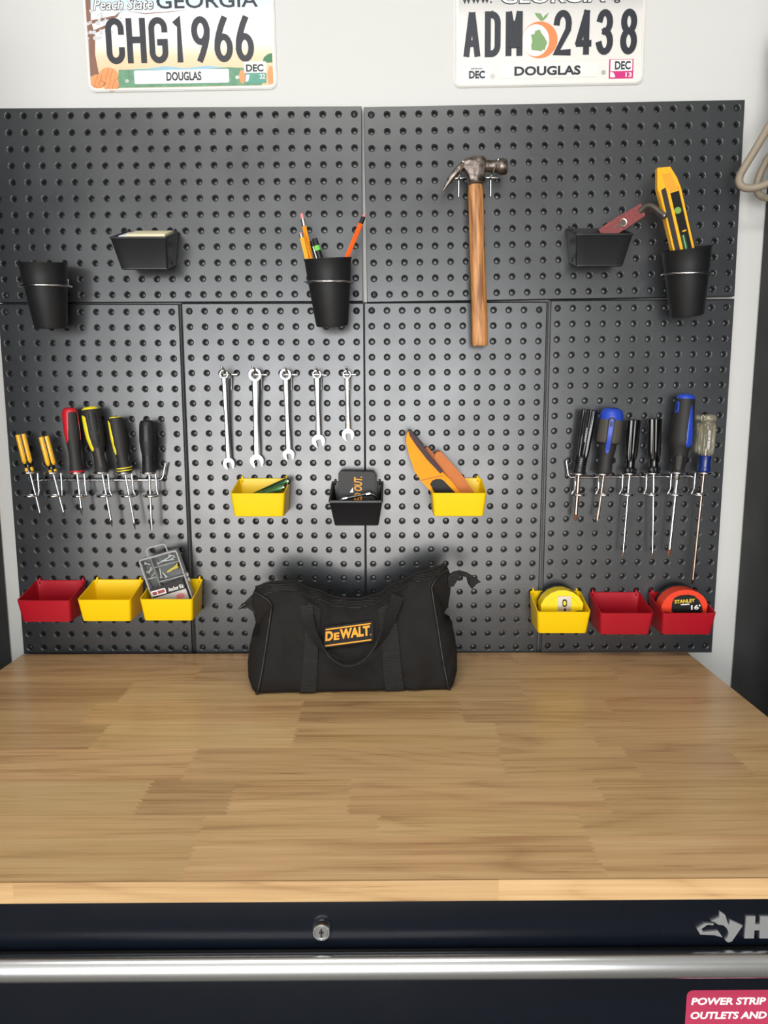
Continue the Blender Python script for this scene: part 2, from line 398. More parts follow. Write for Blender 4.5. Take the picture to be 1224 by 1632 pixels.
# ------------------------------------------------------------------ pegboard panels
def peg_mesh(nc, nr, back=.03):
    bm = bmesh.new(); S = 16
    co = {}
    def corner(i, j):
        if (i, j) not in co: co[(i, j)] = bm.verts.new(((i + (.06 if i == 0 else -.06 if i == nc else 0))*I, 0, (-j - (.06 if j == 0 else -.06 if j == nr else 0))*I))
        return co[(i, j)]
    rings = ((.232, 0), (.222, .003), (.2, .016), (.175, .04), (.15, .072), (.128, .12), (.112, .19), (.105, .36), (.115, .37))
    for i in range(nc):
        for j in range(nr):
            cx, cz = (i+.5)*I, -(j+.5)*I
            rv = [[bm.verts.new((cx+r*I*math.cos(2*PI*(k+.5)/S), y*I, cz+r*I*math.sin(2*PI*(k+.5)/S))) for k in range(S)] for r, y in rings]
            c4 = [corner(i+1, j), corner(i, j), corner(i, j+1), corner(i+1, j+1)]       # NE, NW, SW, SE
            q = S//4
            for s in range(4):
                for k in range(q-1): bm.faces.new((c4[s], rv[0][s*q+k], rv[0][s*q+k+1]))
                bm.faces.new((c4[s], rv[0][s*q+q-1], rv[0][(s*q+q) % S], c4[(s+1) % 4]))
            for a in range(len(rings)-1):
                for k in range(S): bm.faces.new((rv[a][k], rv[a+1][k], rv[a+1][(k+1) % S], rv[a][(k+1) % S]))
    # rolled rim and flanges back to the wall
    loop = [(0, 0), (nc, 0), (nc, nr), (0, nr)]
    edge = [co[(i, 0)] for i in range(nc)] + [co[(nc, j)] for j in range(nr)] + [co[(i, nr)] for i in range(nc, 0, -1)] + [co[(0, j)] for j in range(nr, 0, -1)]
    prev = base_edge = edge
    for out, y in ((.01, .006), (.02, .02), (.025, .04), (.025, .16), (back, .2), (back, .57)):
        cur = []
        for v in base_edge:
            x, z = v.co.x/I, v.co.z/I; x, z = (x if abs(x-round(x)) < .01 else x), z
            cur.append(bm.verts.new(((x - (out if x < .12 else 0) + (out if x > nc-.12 else 0))*I, y*I, (z + (out if z > -.12 else 0) - (out if z < -nr+.12 else 0))*I)))
        for k in range(len(edge)): bm.faces.new((prev[k], prev[(k+1) % len(edge)], cur[(k+1) % len(edge)], cur[k]))
        prev = cur
    bmesh.ops.recalc_face_normals(bm, faces=bm.faces)
    me = bpy.data.meshes.new('board'); bm.to_mesh(me); bm.free(); me.materials.append(PEG)
    for p in me.polygons: p.use_smooth = True
    me.set_sharp_from_angle(angle=math.radians(28))
    for p in me.polygons:           # the sheet between the dimples stays flat
        if all(abs(me.vertices[i].co.y) < 1e-7 for i in p.vertices): p.use_smooth = False
    return me
def screw_mesh():
    bm = bmesh.new(); F = lambda a, u, w: Vector((a, -w, -u))
    lathe(bm, [(-.0040, .0002), (-.0040, .0020), (-.0034, .0034), (-.0018, .0041), (0, .0041), (.004, .0020)], lambda a, u, w: Vector((a, u, w)), 16)
    me = bpy.data.meshes.new('screw'); 
    bmesh.ops.recalc_face_normals(bm, faces=bm.faces); bm.to_mesh(me); bm.free(); me.materials.append(SCREWM)
    for p in me.polygons: p.use_smooth = True
    me.set_sharp_from_angle(angle=math.radians(40))
    return me
def slot_mesh():
    bm = bmesh.new()
    for a in (.4, .4+PI/2): box(bm, -.0022, .0022, -.0042, -.0038, -.00035, .00035, Matrix.Rotation(a, 4, 'Y'))
    me = bpy.data.meshes.new('cross_recess'); bm.to_mesh(me); bm.free(); me.materials.append(BLKM); return me
WIDE, TALL, SCR, SLOT = peg_mesh(24, 12), peg_mesh(12, 24, .12), screw_mesh(), slot_mesh()
# local origin: top-left corner of the sheet. entries: mesh, first hole x, z, dx, dz, roll, lean, dy, label
boards = [
 (WIDE, -23.6, 35.55, .0025, .0008, .0012, 0, 0, 'wide black pegboard holding the pencil cup and an empty cup, under the orchard number plate'),
 (WIDE, .6, 35.55, -.125, -.0416, .0135, .0022, -.07, 'wide black pegboard where the hammer hangs'),
 (TALL, -23.7, 23.5, -.0115, -.018, -.0024, 0, 0, 'upright black pegboard with the yellow handled screwdrivers and the anchor kit'),
 (TALL, -11.55, 23.5, 0, 0, 0, 0, 0, 'upright black pegboard with the row of spanners'),
 (TALL, .55, 23.5, -.0961, .0133, .0022, 0, 0, 'upright black pegboard under the hammer with the yellow stud finder bin'),
 (TALL, 12.7, 23.5, -.035, .1289, .0034, 0, 0, 'upright black pegboard with the blue handled screwdrivers and both red tape bins'),
]
for me, hx, hz, dx, dz, rl, lean, dy, label in boards:
    nc, nr = (24, 12) if me is WIDE else (12, 24)
    M = T(W(hx+dx, dy, hz+dz)) @ Matrix.Rotation(-rl, 4, 'Y') @ Matrix.Rotation(-lean, 4, 'X') @ T((-.5*I, 0, .5*I))
    r = thing('pegboard', label, 'pegboard', M, 'black steel pegboards on the wall')
    b = bpy.data.objects.new('perforated_sheet', me); COL.objects.link(b); b.parent = r
    for i in (0, nc-1):
        for j in (0, nr-1):
            s = bpy.data.objects.new('screw', SCR); COL.objects.link(s); s.parent = r; s.location = ((i+.5)*I, .004, -(j+.5)*I)
            q = bpy.data.objects.new('cross_recess', SLOT); COL.objects.link(q); q.parent = s; q.rotation_euler = (0, i*.3+j*.7, 0)

# ------------------------------------------------------------------ workbench: worktop and tool chest
MB_ = T(W(-23.95, -.7, .22)) @ Matrix.Rotation(.0147, 4, 'Z')
MBI = MB_.inverted()
TW, TD, TT = 46.4, 24.35, .84
def bench_px(px, py, yl):
    """point of the chest front (local depth yl, inches) seen at px, py, in bench coordinates (metres)"""
    a = MBI @ W(CX, CY, CZ); v = MBI.to_3x3() @ (_F + _R*((px-612)/FPX) + _U*((816-py)/FPX))
    return a + v*((yl*I - a.y)/v.y)
wt = thing('worktop', 'finger-jointed wooden worktop carrying the black tool bag', 'worktop', MB_)
bm = bmesh.new(); lay = bm.loops.layers.float_color.new('stave')
rows_y = [0, -2.3, -5.1, -8.3, -11.25, -14.1, -17.2, -20.1, -21.7, -TD]
# joints (x in inches from the left corner) and the tone of every stave of each row, back to front
joints = [[19, 34], [13.1, 27.5, 40], [9.5, 22, 33.5], [8.5, 20.4, 29.5, 38], [10.2, 20.4, 31.1, 36.0],
          [1.5, 15.7, 30.8, 37.1, 42.4], [14.4, 18.3, 23.5, 34.7], [17.5, 24.8, 33.2], [17.6, 33.2], [17.5, 29.1, 43]]
tones = [[.42, .5, .45], [.58, .35, .5, .42], [.38, .62, .48, .36], [.36, .66, .5, .44, .4], [.42, .66, .6, .5, .55],
         [.5, .72, .52, .56, .34, .55], [.33, .28, .68, .58, .46], [.48, .6, .54, .47], [.42, .58, .6], [.4, .3, .62, .6]]
def zig(x, y0, y1):
    n = max(4, int(abs(y1-y0)/.16)); return [(x + (.11 if k % 2 else -.11)*(0 if k in (0, n) else 1), y0+(y1-y0)*k/n) for k in range(n+1)]
def set_tone(f, tone, seed, hue):
    for l in f.loops: l[lay] = (tone, seed, hue, 1)
rr = random.Random(3)
top_front = []
for i in range(len(rows_y)-1):
    y0, y1 = rows_y[i], rows_y[i+1]; xs = [0] + joints[i] + [TW]
    for k in range(len(xs)-1):
        l = zig(xs[k], y0, y1) if k else [(0, y0), (0, y1)]
        r = zig(xs[k+1], y0, y1) if k < len(xs)-2 else [(TW, y0), (TW, y1)]
        f = bm.faces.new([bm.verts.new((x*I, y*I, 0)) for x, y in l + r[::-1]])
        set_tone(f, tones[i][k] + rr.uniform(-.05, .05), rr.random(), rr.uniform(.2, .8))
top_o = finish(bm, 'top_surface', WOOD, wt, smooth=False)
bm = bmesh.new(); lay = bm.loops.layers.float_color.new('stave')
xs = [0, 11.5, 29.2, 40, TW]
for k in range(4):
    bw = bmesh.new(); box(bw, xs[k]*I, xs[k+1]*I, -TD*I-.0012, -.02*I, -TT*I, -.0004)
    me = bpy.data.meshes.new('tmp'); bw.to_mesh(me); bw.free(); n0 = len(bm.faces); bm.from_mesh(me); bpy.data.meshes.remove(me); bm.faces.ensure_lookup_table()
    for f in bm.faces[n0:]: set_tone(f, [.28, .16, .34, .22][k], rr.random(), .5)
finish(bm, 'edge_band', WOOD, wt, smooth=False)

ch = thing('tool_chest', 'black steel tool chest with chrome bar handle under the wooden worktop', 'tool chest', MB_ @ T((TW/2*I, -TD/2*I, -36.5*I)))
CHT = T((-TW/2*I, TD/2*I, 36.5*I))      # bench coordinates -> chest coordinates
def chest_box(name, m, x0, x1, y0, y1, z0, z1, parent, bev=.002):
    bm = bmesh.new(); box(bm, x0*I, x1*I, y0*I, y1*I, z0*I, z1*I, CHT)
    if bev: bevel(bm, bev, 3)
    return finish(bm, name, m, parent)
chest_box('body', NAVYBLK, .4, TW-.4, -23.2, -.4, -35.8, -TT, ch)
FY = -23.95
rail = chest_box('top_rail', NAVYBLK, .45, TW-.45, FY, -23.2, -3.22, -1.0, ch, .0035)
dw = chest_box('drawer', NAVYBLK, .45, TW-.45, FY, -23.2, -9.6, -4.3, ch, .0035)
chest_box('drawer', NAVYBLK, .45, TW-.45, FY, -23.2, -16.5, -9.75, ch, .0035)
chest_box('drawer', NAVYBLK, .45, TW-.45, FY, -23.2, -26, -16.65, ch, .0035)
chest_box('drawer', NAVYBLK, .45, TW-.45, FY, -23.2, -35.5, -26.15, ch, .0035)
for x in (3, TW-3):
    for y in (-3, -21):
        bm = bmesh.new(); lathe(bm, [(-.02, .05), (-.018, .06), (.018, .06), (.02, .05)], lambda a, u, w, x=x, y=y: CHT @ Vector((x*I+u, y*I+a, -36.5*I-.04+w+.06)), 20); finish(bm, 'caster', BLKM, ch)
# chrome bar handle across the drawer, on two end brackets
ALU = mat('brushed_aluminium', '#cfd0d2', .24, metal=1, vary=.06, vscale=14)
zc = -3.5
bm = bmesh.new()
lathe(bm, [(.6*I, .3*I), (.62*I,   .5*I), ((TW-.62)*I,   .5*I), ((TW-.6)*I, .3*I)], lambda a, u, w: CHT @ Vector((u, (FY-.42)*I-w*.85, zc*I+a)), 40)
hd = finish(bm, 'bar_handle', ALU, dw)
bm = bmesh.new()
for x in (1, TW-1.6): bm = bmesh.new(); box(bm, x*I, (x+.6)*I, (FY-.4)*I, (FY+.5)*I, (zc-.35)*I, (zc+.35)*I, CHT); finish(bm, 'handle_bracket', BLKM, dw)
def cfront(px, py, w=0, yl=FY): return CHT @ (bench_px(px, py, yl) + Vector((0, -w, 0)))
# lock
c = bench_px(513, 1478, FY); FL = lambda a, u, w: CHT @ (c + Vector((a, -u, w)))
bm = bmesh.new(); lathe(bm, [(0, .0098), (.003, .0098), (.006, .0088), (.0070, .0084), (.0078, .0078), (.0078, .0068), (.0065, .0064)], FL, 32, cap=False)
lk = finish(bm, 'lock', CHROME, rail, ang=50)
bm = bmesh.new(); lathe(bm, [(.002, .0066), (.0066, .0066), (.0072, .0060)], FL, 28); lc = finish(bm, 'lock_barrel', STEEL, lk)
bm = bmesh.new(); box(bm, -.0008, .0008, -.0079, -.0070, -.0042, .0036, CHT @ T(c)); box(bm, -.0022, .0022, -.0078, -.0070, -.0006, .0010, CHT @ T(c)); finish(bm, 'keyhole', BLKM, lk)
# cast emblem and letter
EMB = mat('satin_badge_metal', '#b9babd', .35, metal=.8)
sx = lambda q: (1084+q[0]/7.7, 1420+q[1]/7.697)
bm = bmesh.new()
for pts in ([(470, 225), (540, 275), (575, 388), (588, 388), (592, 345), (608, 338), (755, 405), (620, 600), (575, 612), (535, 580), (570, 540), (582, 490), (560, 440), (520, 402), (450, 392), (410, 362), (365, 350), (465, 300)],
            [(405, 378), (385, 405), (360, 395), (320, 397), (250, 445), (268, 482), (450, 465), (508, 550), (410, 522), (235, 515), (190, 440), (290, 375)]):
    prism(bm, pts, 0, .0022, lambda a, b, w: cfront(*sx((a, b)), w))
bevel(bm, .0006, 1)
finish(bm, 'emblem', EMB, rail, ang=30)
bm = bmesh.new()
prism(bm, [(795, 290), (910, 290), (905, 388), (962, 388), (968, 290), (1083, 290), (1075, 562), (958, 562), (962, 462), (897, 462), (890, 562), (773, 562)], 0, .0022, lambda a, b, w: cfront(*sx((a, b)), w))
bevel(bm, .0006, 1); finish(bm, 'badge_letter', EMB, rail, ang=30)
# sticker on the drawer
STK = mat('crimson_sticker', '#ad3453', .45, spec=.3)
a = bench_px(1095, 1578, FY); bq = bench_px(1093, 1640, FY)
PH = bench_px(1095, 1632, FY)
bm = bmesh.new(); sw, sh = 8.5*I, 2.2*I
prism(bm, rrect(a.x, a.x+sw, a.z-sh, a.z, .006), 0, .0004, lambda x, z, w: CHT @ Vector((x, FY*I-w, z)))
st = finish(bm, 'sticker', STK, dw, smooth=False); st['label'] = 'crimson sticker with white lettering'
bm = bmesh.new()
for s, (X0, X1, Y0, Y1) in (('POWER STRIP', (132, 1052, 1393, 1298)), ('OUTLETS AND', (122, 1062, 1565, 1472))):
    p0 = bench_px(*sx((X0, Y0)), FY); p1 = bench_px(*sx((X1, Y1)), FY)
    text_bm(bm, s, p0.x, p1.x, p0.z, p1.z, lambda x, z, w: CHT @ Vector((x, FY*I-w, z)), .0003, .0007, .028, .12)
finish(bm, 'lettering', WHITE, st, smooth=False)

# ------------------------------------------------------------------ number plates
def ramp_mat(name, stops, z0, z1, rough=.35):
    m = bpy.data.materials.new(name); m.use_nodes = True; nt = m.node_tree; n = nt.nodes; L = nt.links; b = n['Principled BSDF']
    tc = n.new('ShaderNodeTexCoord'); sp = n.new('ShaderNodeSeparateXYZ'); L.new(tc.outputs['Object'], sp.inputs[0])
    mr = n.new('ShaderNodeMapRange'); mr.inputs['From Min'].default_value = z0*I; mr.inputs['From Max'].default_value = z1*I; L.new(sp.outputs['Z'], mr.inputs['Value'])
    r = n.new('ShaderNodeValToRGB'); e = r.color_ramp.elements
    e[0].position = stops[0][0]; e[0].color = lin(stops[0][1]); e[1].position = stops[-1][0]; e[1].color = lin(stops[-1][1])
    for p, c in stops[1:-1]: k = e.new(p); k.color = lin(c)
    L.new(mr.outputs['Result'], r.inputs['Fac']); L.new(r.outputs['Color'], b.inputs['Base Color']); b.inputs['Roughness'].default_value = rough
    return m
SKYP = ramp_mat('printed_sunset', [(0, '#f1c49a'), (.22, '#f3d3b0'), (.36, '#efece2'), (.7, '#e9edf0'), (.9, '#bfdcec'), (1, '#a9cfe6')], .9, 6)
GREYP = ramp_mat('printed_grey_fade', [(0, '#e6e4de'), (.5, '#dedcd8'), (1, '#a9a8a8')], 2.2, 6)
PGREEN = mat('printed_green', '#6b9a7c', .5, vary=.35, vscale=90); PBROWN = mat('printed_bark', '#8b6455', .45, vary=.2, vscale=90)
PPEACH = mat('printed_peach', '#e79a63', .4, vary=.15, vscale=50); PBLOS = mat('printed_blossom', '#cdd0d4', .4, vary=.08, vscale=150)
PBLUE = mat('printed_blue', '#9cc4d6', .4); PPINK = mat('printed_magenta', '#d0307c', .4); PTEAL = mat('printed_teal', '#5b9c8a', .4, vary=.2, vscale=200)
PDKG = mat('printed_dark_green', '#3f7d56', .4)
def plate(name, label, pt, roll, body_m, art_m):
    M = T(pt) @ Matrix.Rotation(-roll, 4, 'Y')
    r = thing(name, label, 'license plate', M, 'number plates on the wall')
    F = lambda x, z, w: Vector((x*I, -w, z*I))
    bm = bmesh.new()
    prism(bm, rrect(-6, 6, 0, 6, .45, 7), 0, .0012, F)
    finish(bm, 'plate', body_m, r, smooth=False)
    # raised rolled rim
    pts = [F(x, z, .0012) for x, z in rrect(-5.9, 5.9, .1, 5.9, .38, 7)]
    tubeo('rim', body_m, pts, .0018, r, 8, True)
    return r, F
def flat(bm, pts, F, w0, w1): prism(bm, pts, w0, w1, F)
def disc(bm, x, z, rx, rz, F, w0, w1, n=22): prism(bm, arc(x, z, rx, rz, 0, 360-360/n, n-1), w0, w1, F)
pt1 = P(292, 144.8, -.55)
r, F = plate('license_plate', 'number plate with a printed orchard sunset and dark letters CHG 1966', pt1, .0125, WHITEP, SKYP)
X = lambda q: (q-622)/95
Y = lambda q: (552-q)/102
bm = bmesh.new(); flat(bm, rrect(X(72), X(1172), .2, 5.75, .25), F, .001, .0014); art = finish(bm, 'printed_scene', SKYP, r, smooth=False)
bm = bmesh.new(); flat(bm, [(X(230), .22), (X(1100), .22), (X(1130), 1.2), (X(900), 1.32), (X(700), 1.18), (X(480), 1.25), (X(240), 1.3)], F, .0014, .0016); finish(bm, 'printed_hills', PGREEN, art, smooth=False)
bm = bmesh.new(); flat(bm, [(X(250), 1.28), (X(420), 1.34), (X(520), 1.46), (X(640), 1.32), (X(780), 1.44), (X(880), 1.32), (X(700), 1.18), (X(480), 1.24)], F, .0013, .00150); finish(bm, 'printed_lake', PBLUE, art, smooth=False)
bm = bmesh.new(); flat(bm, [(X(68), .9), (X(120), 1.0), (X(104), 2.2), (X(112), 3.3), (X(92), 4.2), (X(100), 5.7), (X(62), 5.7), (X(60), 4.0), (X(70), 3.0)], F, .0014, .0016)
flat(bm, [(X(100), 3.6), (X(190), 3.95), (X(180), 3.75), (X(104), 3.4)], F, .0014, .0016); flat(bm, [(X(95), 4.2), (X(240), 4.45), (X(280), 4.75), (X(250), 4.35), (X(100), 4.0)], F, .0014, .0016)
flat(bm, [(X(290), 4.72), (X(420), 4.55), (X(560), 4.62), (X(690), 4.7), (X(560), 4.58), (X(420), 4.5)], F, .0014, .0015)
finish(bm, 'printed_tree', PBROWN, art, smooth=False)
bm = bmesh.new(); q = random.Random(5)
for k in range(46):
    xx = q.uniform(60, 300); yy = q.uniform(60, 240)
    if (xx-60)/260 + (yy-60)/320 > 1: continue
    disc(bm, X(xx), Y(yy), q.uniform(.06, .15), q.uniform(.05, .12), F, .0015, .00175 + k*2e-6, 9)
finish(bm, 'printed_blossom', PBLOS, art, smooth=False)
bm = bmesh.new()
for a_, b_, c_ in ((178, 462, .62), (110, 492, .5), (190, 516, .5)):
    bm = bmesh.new(); disc(bm, X(a_), Y(b_)+.05, c_, c_*.8, F, .0015, .0017+(.62-c_)*.001+a_*1e-6); pc = finish(bm, 'printed_peach', PPEACH, art, smooth=False)
    bm = bmesh.new(); wz = .00172+(.62-c_)*.001+a_*1e-6
    for o_ in (-.12, .14):
        lp_ = [(X(a_)+o_+.1*math.sin(t*2.2), Y(b_)+.05+c_*.72*math.cos(t)) for t in [.3+2.3*k/8 for k in range(9)]]
        prism(bm, lp_ + [(x+.035, z) for x, z in lp_[::-1]], wz-.0001, wz+.00004, F)
    prism(bm, [(X(a_)+c_*1.0*math.cos(t), Y(b_)+.05+c_*.8*math.sin(t)) for t in [-2.6+2.4*k/10 for k in range(11)]] + [(X(a_)+c_*.92*math.cos(t), Y(b_)+.05+c_*.72*math.sin(t)) for t in [-.2-2.4*k/10 for k in range(11)]], wz-.0001, wz+.00006, F)
    finish(bm, 'peach_line', mat('printed_peach_line', '#c46f45', .45), pc, smooth=False)
bm = bmesh.new()
disc(bm, X(985), .75, .2, .42, F, .0015, .0017); finish(bm, 'printed_peach', PPEACH, art, smooth=False)
bm = bmesh.new(); flat(bm, [(X(1140), .3), (X(1170), .3), (X(1170), 1.3), (X(1150), 1.35), (X(1135), .9)], F, .0015, .0017)
finish(bm, 'printed_fruit', PPEACH, art, smooth=False)
bm = bmesh.new(); flat(bm, [(X(1170), 1.55), (X(1110), 1.55), (X(1118), 1.85), (X(1145), 2.05), (X(1170), 2.1)], F, .0015, .0017); finish(bm, 'printed_melon', PDKG, art, smooth=False)
bm = bmesh.new(); flat(bm, rrect(X(332), X(905), .42, 1.22, .08), F, .0014, .0018); cb = finish(bm, 'county_strip', WHITE, r, smooth=False)
bm = bmesh.new(); text_bm(bm, 'DOUGLAS', X(527), X(738), .57, 1.1, F, .0017, .0021, .03); finish(bm, 'county_name', INK, cb, smooth=False)
bm = bmesh.new()
for chh, a_, b_ in (('C', 175, 285), ('H', 300, 415), ('G', 434, 546), ('1', 580, 640), ('9', 690, 800), ('6', 825, 935), ('6', 953, 1062)):
    bm = bmesh.new(); glyph_bm(bm, chh, X(a_), X(b_), 1.62, 4.3, F, .36, .0012, .0024)
    finish(bm, 'serial_character', INK, r, smooth=False)
bm = bmesh.new(); text_bm(bm, 'GEORGIA', X(490), X(1095), 4.78, 5.62, F, .0012, .0018, .012); finish(bm, 'state_name', INK, r, smooth=False)
bm = bmesh.new(); text_bm(bm, 'Peach State', X(108), X(474), 4.74, 5.46, F, .0013, .0018, .05, .25); sl = finish(bm, 'slogan_outline', INK, r, smooth=False)  # dark printed outline backing the white script
bm = bmesh.new(); text_bm(bm, 'Peach State', X(113), X(469), 4.77, 5.43, F, .0016, .0021, .012, .25); finish(bm, 'slogan', WHITE, r, smooth=False)
bm = bmesh.new(); flat(bm, rrect(3.95, 5.35, .95, 1.62, .04), F, .0014, .0019); s1 = finish(bm, 'month_sticker', WHITE, r, smooth=False)
bm = bmesh.new(); text_bm(bm, 'DEC', 4.08, 5.18, 1.02, 1.46, F, .0018, .0022, .035); finish(bm, 'month_lettering', INK, s1, smooth=False)
bm = bmesh.new(); flat(bm, rrect(3.98, 5.35, .35, .93, .04), F, .0014, .0019); s2 = finish(bm, 'year_sticker', PTEAL, r, smooth=False)
bm = bmesh.new(); text_bm(bm, '22', 4.92, 5.28, .6, .88, F, .0018, .0022, .02); flat(bm, [(4.02, .42), (4.2, .5), (4.3, .85), (4.05, .85)], F, .0018, .002); finish(bm, 'year_lettering', WHITE, s2, smooth=False)
bm = bmesh.new()
for a_, b_ in ((287, 490), (955, 480)): disc(bm, X(a_), Y(b_), .13, .11, F, .001, .0021, 16)
finish(bm, 'bolt_hole', mat('bolt_hole_rim', '#b9b7b2', .4, metal=.5), r, smooth=False)

pt2 = P(873, 137.2, -.55)
r, F = plate('license_plate', 'white and grey number plate with a round peach between ADM and 2438', pt2, .0125, SILV, GREYP)
X = lambda q: (q-605)/93.3
Y = lambda q: (507-q)/99.7
bm = bmesh.new(); flat(bm, rrect(X(76), X(1148), 1.45, 5.75, .2), F, .001, .0014); finish(bm, 'printed_fade', GREYP, r, smooth=False)
bm = bmesh.new(); disc(bm, X(552), 2.68, 1.12, 1.07, F, .0014, .0016, 40); pe = finish(bm, 'printed_peach', mat('printed_orange', '#ee8a55', .4), r, smooth=False)
bm = bmesh.new(); disc(bm, X(528), 2.66, .85, .93, F, .0016, .0018, 36); finish(bm, 'peach_inner', WHITEP, pe, smooth=False)  # white inside of the printed peach, set off to the left
bm = bmesh.new(); flat(bm, [(X(500), 3.0), (X(520), 3.02), (X(524), 3.2), (X(552), 3.28), (X(558), 3.1), (X(578), 2.85), (X(596), 2.52), (X(588), 2.3), (X(582), 2.08), (X(570), 2.12), (X(566), 2.02), (X(505), 2.1), (X(502), 2.35), (X(508), 2.6)], F, .0018, .002)
flat(bm, [(X(560), 3.75), (X(530), 4.05), (X(520), 4.25), (X(555), 4.2), (X(572), 3.9)], F, .0014, .002); flat(bm, [(X(565), 3.75), (X(575), 4.05), (X(602), 4.25), (X(590), 3.98)], F, .0014, .002)
finish(bm, 'printed_leaf', mat('printed_mid_green', '#7fa36c', .4), pe, smooth=False)
bm = bmesh.new()
for chh, a_, b_ in (('A', 106, 203), ('D', 230, 322), ('M', 352, 450), ('2', 633, 737), ('4', 760, 857), ('3', 886, 980), ('8', 1022, 1120)):
    bm = bmesh.new(); glyph_bm(bm, chh, X(a_), X(b_), 1.74, 4.37, F, .37, .0012, .0026)
    finish(bm, 'serial_character', INK, r, smooth=False)
bm = bmesh.new(); flat(bm, rrect(X(326), X(894), .47, 1.32, .06), F, .0012, .0020); cb = finish(bm, 'county_strip', WHITEP, r, smooth=False)
bm = bmesh.new(); text_bm(bm, 'DOUGLAS', X(405), X(795), .6, 1.15, F, .0018, .0024, .035); finish(bm, 'county_name', INK, cb, smooth=False)
bm = bmesh.new(); flat(bm, rrect(X(115), X(262), .4, 1.3, .06), F, .0012, .0018); s1 = finish(bm, 'month_sticker', WHITE, r, smooth=False)
bm = bmesh.new(); text_bm(bm, 'DEC', X(138), X(232), .48, .95, F, .0016, .0022, .045); text_bm(bm, 'GEORGIA', X(148), X(218), 1.03, 1.12, F, .0016, .0022, .02); finish(bm, 'month_lettering', INK, s1, smooth=False)
bm = bmesh.new(); flat(bm, rrect(X(962), X(1105), .34, 1.48, .04), F, .0012, .0016); s2 = finish(bm, 'year_sticker', PPINK, r, smooth=False)
bm = bmesh.new(); flat(bm, rrect(X(970), X(1098), .78, 1.44, .03), F, .0016, .0018); flat(bm, [(X(970), .42), (X(1000), .42), (X(995), .6), (X(985), .72), (X(970), .74)], F, .0016, .0018); text_bm(bm, '13', X(1060), X(1096), .42, .7, F, .0016, .002, .02); finish(bm, 'sticker_field', WHITE, s2, smooth=False)
bm = bmesh.new(); text_bm(bm, 'DEC', X(996), X(1088), .86, 1.36, F, .0018, .0022, .03); finish(bm, 'year_lettering', INK, s2, smooth=False)
bm = bmesh.new(); text_bm(bm, 'GEORGIA', X(318), X(932), 4.76, 5.6, F, .0012, .0018, .05); finish(bm, 'state_name_outline', INK, r, smooth=False)
bm = bmesh.new(); text_bm(bm, 'GEORGIA', X(325), X(925), 4.81, 5.55, F, .0016, .0022, .012); finish(bm, 'state_name', WHITE, r, smooth=False)
bm = bmesh.new(); text_bm(bm, 'www.', X(95), X(270), 4.85, 5.25, F, .0012, .0018, .01); text_bm(bm, '.gov', X(965), X(1100), 4.72, 5.25, F, .0012, .0018, .01); finish(bm, 'web_lettering', INK, r, smooth=False)
bm = bmesh.new()
for a_, b_ in ((277, 445), (930, 435)): disc(bm, X(a_), Y(b_), .14, .14, F, .001, .0021, 16)
finish(bm, 'bolt_hole', mat('bolt_hole_rim', '#b9b7b2', .4, metal=.5), r, smooth=False)

# ------------------------------------------------------------------ bins
def bin_mesh(hw_t, hw_b, dt, db, drop, hf, rad, thick, lip, m, power=.85, rise=0):
    """open bin; origin at the middle of its back top edge, inches"""
    bm = bmesh.new(); bot = -drop-hf
    def plan(hw, d, r, off):
        x0, x1, y0, y1 = -hw+off, hw-off, -d+off, -.05-off; o = []
        segs = rrect(x0, x1, y0, y1, max(.02, r-off*.5), 4)
        # add points along the straight sides for the curved rim
        for i, a in enumerate(segs):
            b = segs[(i+1) % len(segs)]; n = 6 if math.hypot(b[0]-a[0], b[1]-a[1]) > .8 else 1
            for k in range(n): o.append((a[0]+(b[0]-a[0])*k/n, a[1]+(b[1]-a[1])*k/n))
        return o
    def rimz(y, d): s = min(1, max(0, (-y-.05)/(d-.05))); return -drop*s**power
    V = lambda x, y, z: Vector((x*I, y*I, z*I))
    rows = []
    pb = plan(hw_b, db, rad, 0); pt_ = plan(hw_t, dt, rad, 0); pl = plan(hw_t+lip, dt+lip, rad, 0); pi = plan(hw_t, dt, rad, thick); pib = plan(hw_b, db, rad, thick)
    br = lambda y: rise*(1-min(1, max(0, -y/db)))
    rows.append([V(x*.93, (y+1)*.93-1, bot+br(y)) for x, y in pb]); rows.append([V(x*.985, (y+1)*.985-1, bot+.03+br(y)) for x, y in pb]); 
    rows.append([V(x, y, bot+.12+br(y)) for x, y in pb])
    if lip:
        rows.append([V(x, y, rimz(y, dt)-.13) for x, y in pt_]); rows.append([V(x, y, rimz(max(y, -dt), dt)-.12) for x, y in pl]); rows.append([V(x, y, rimz(max(y, -dt), dt)-.01) for x, y in pl])
    rows.append([V(x, y, rimz(y, dt)) for x, y in pt_]); rows.append([V(x, y, rimz(y, dt)) for x, y in pi]); rows.append([V(x, y, bot+.2+br(y)) for x, y in pib]); rows.append([V(x*.9, (y+1)*.9-1, bot+.1+br(y)) for x, y in pib])
    grid(bm, rows, True, True, True)
    bmesh.ops.recalc_face_normals(bm, faces=bm.faces)
    me = bpy.data.meshes.new('tray'); bm.to_mesh(me); bm.free(); me.materials.append(m)
    for p in me.polygons: p.use_smooth = True
    me.set_sharp_from_angle(angle=math.radians(40)); return me
def hook_tab_mesh(m):
    bm = bmesh.new(); tube(bm, fillet([(0, -.09*I, -.25*I), (0, -.09*I, .1*I), (0, .22*I, .1*I)], .12*I), .075*I, 10)
    bmesh.ops.recalc_face_normals(bm, faces=bm.faces); me = bpy.data.meshes.new('hook'); bm.to_mesh(me); bm.free(); me.materials.append(m)
    for p in me.polygons: p.use_smooth = True
    return me
BINM = {c: (bin_mesh(1.76, 1.62, 2.9, 2.62, .70, 1.55, .2, .07, 0, m), hook_tab_mesh(m)) for c, m in (('y', YEL), ('r', RED))}
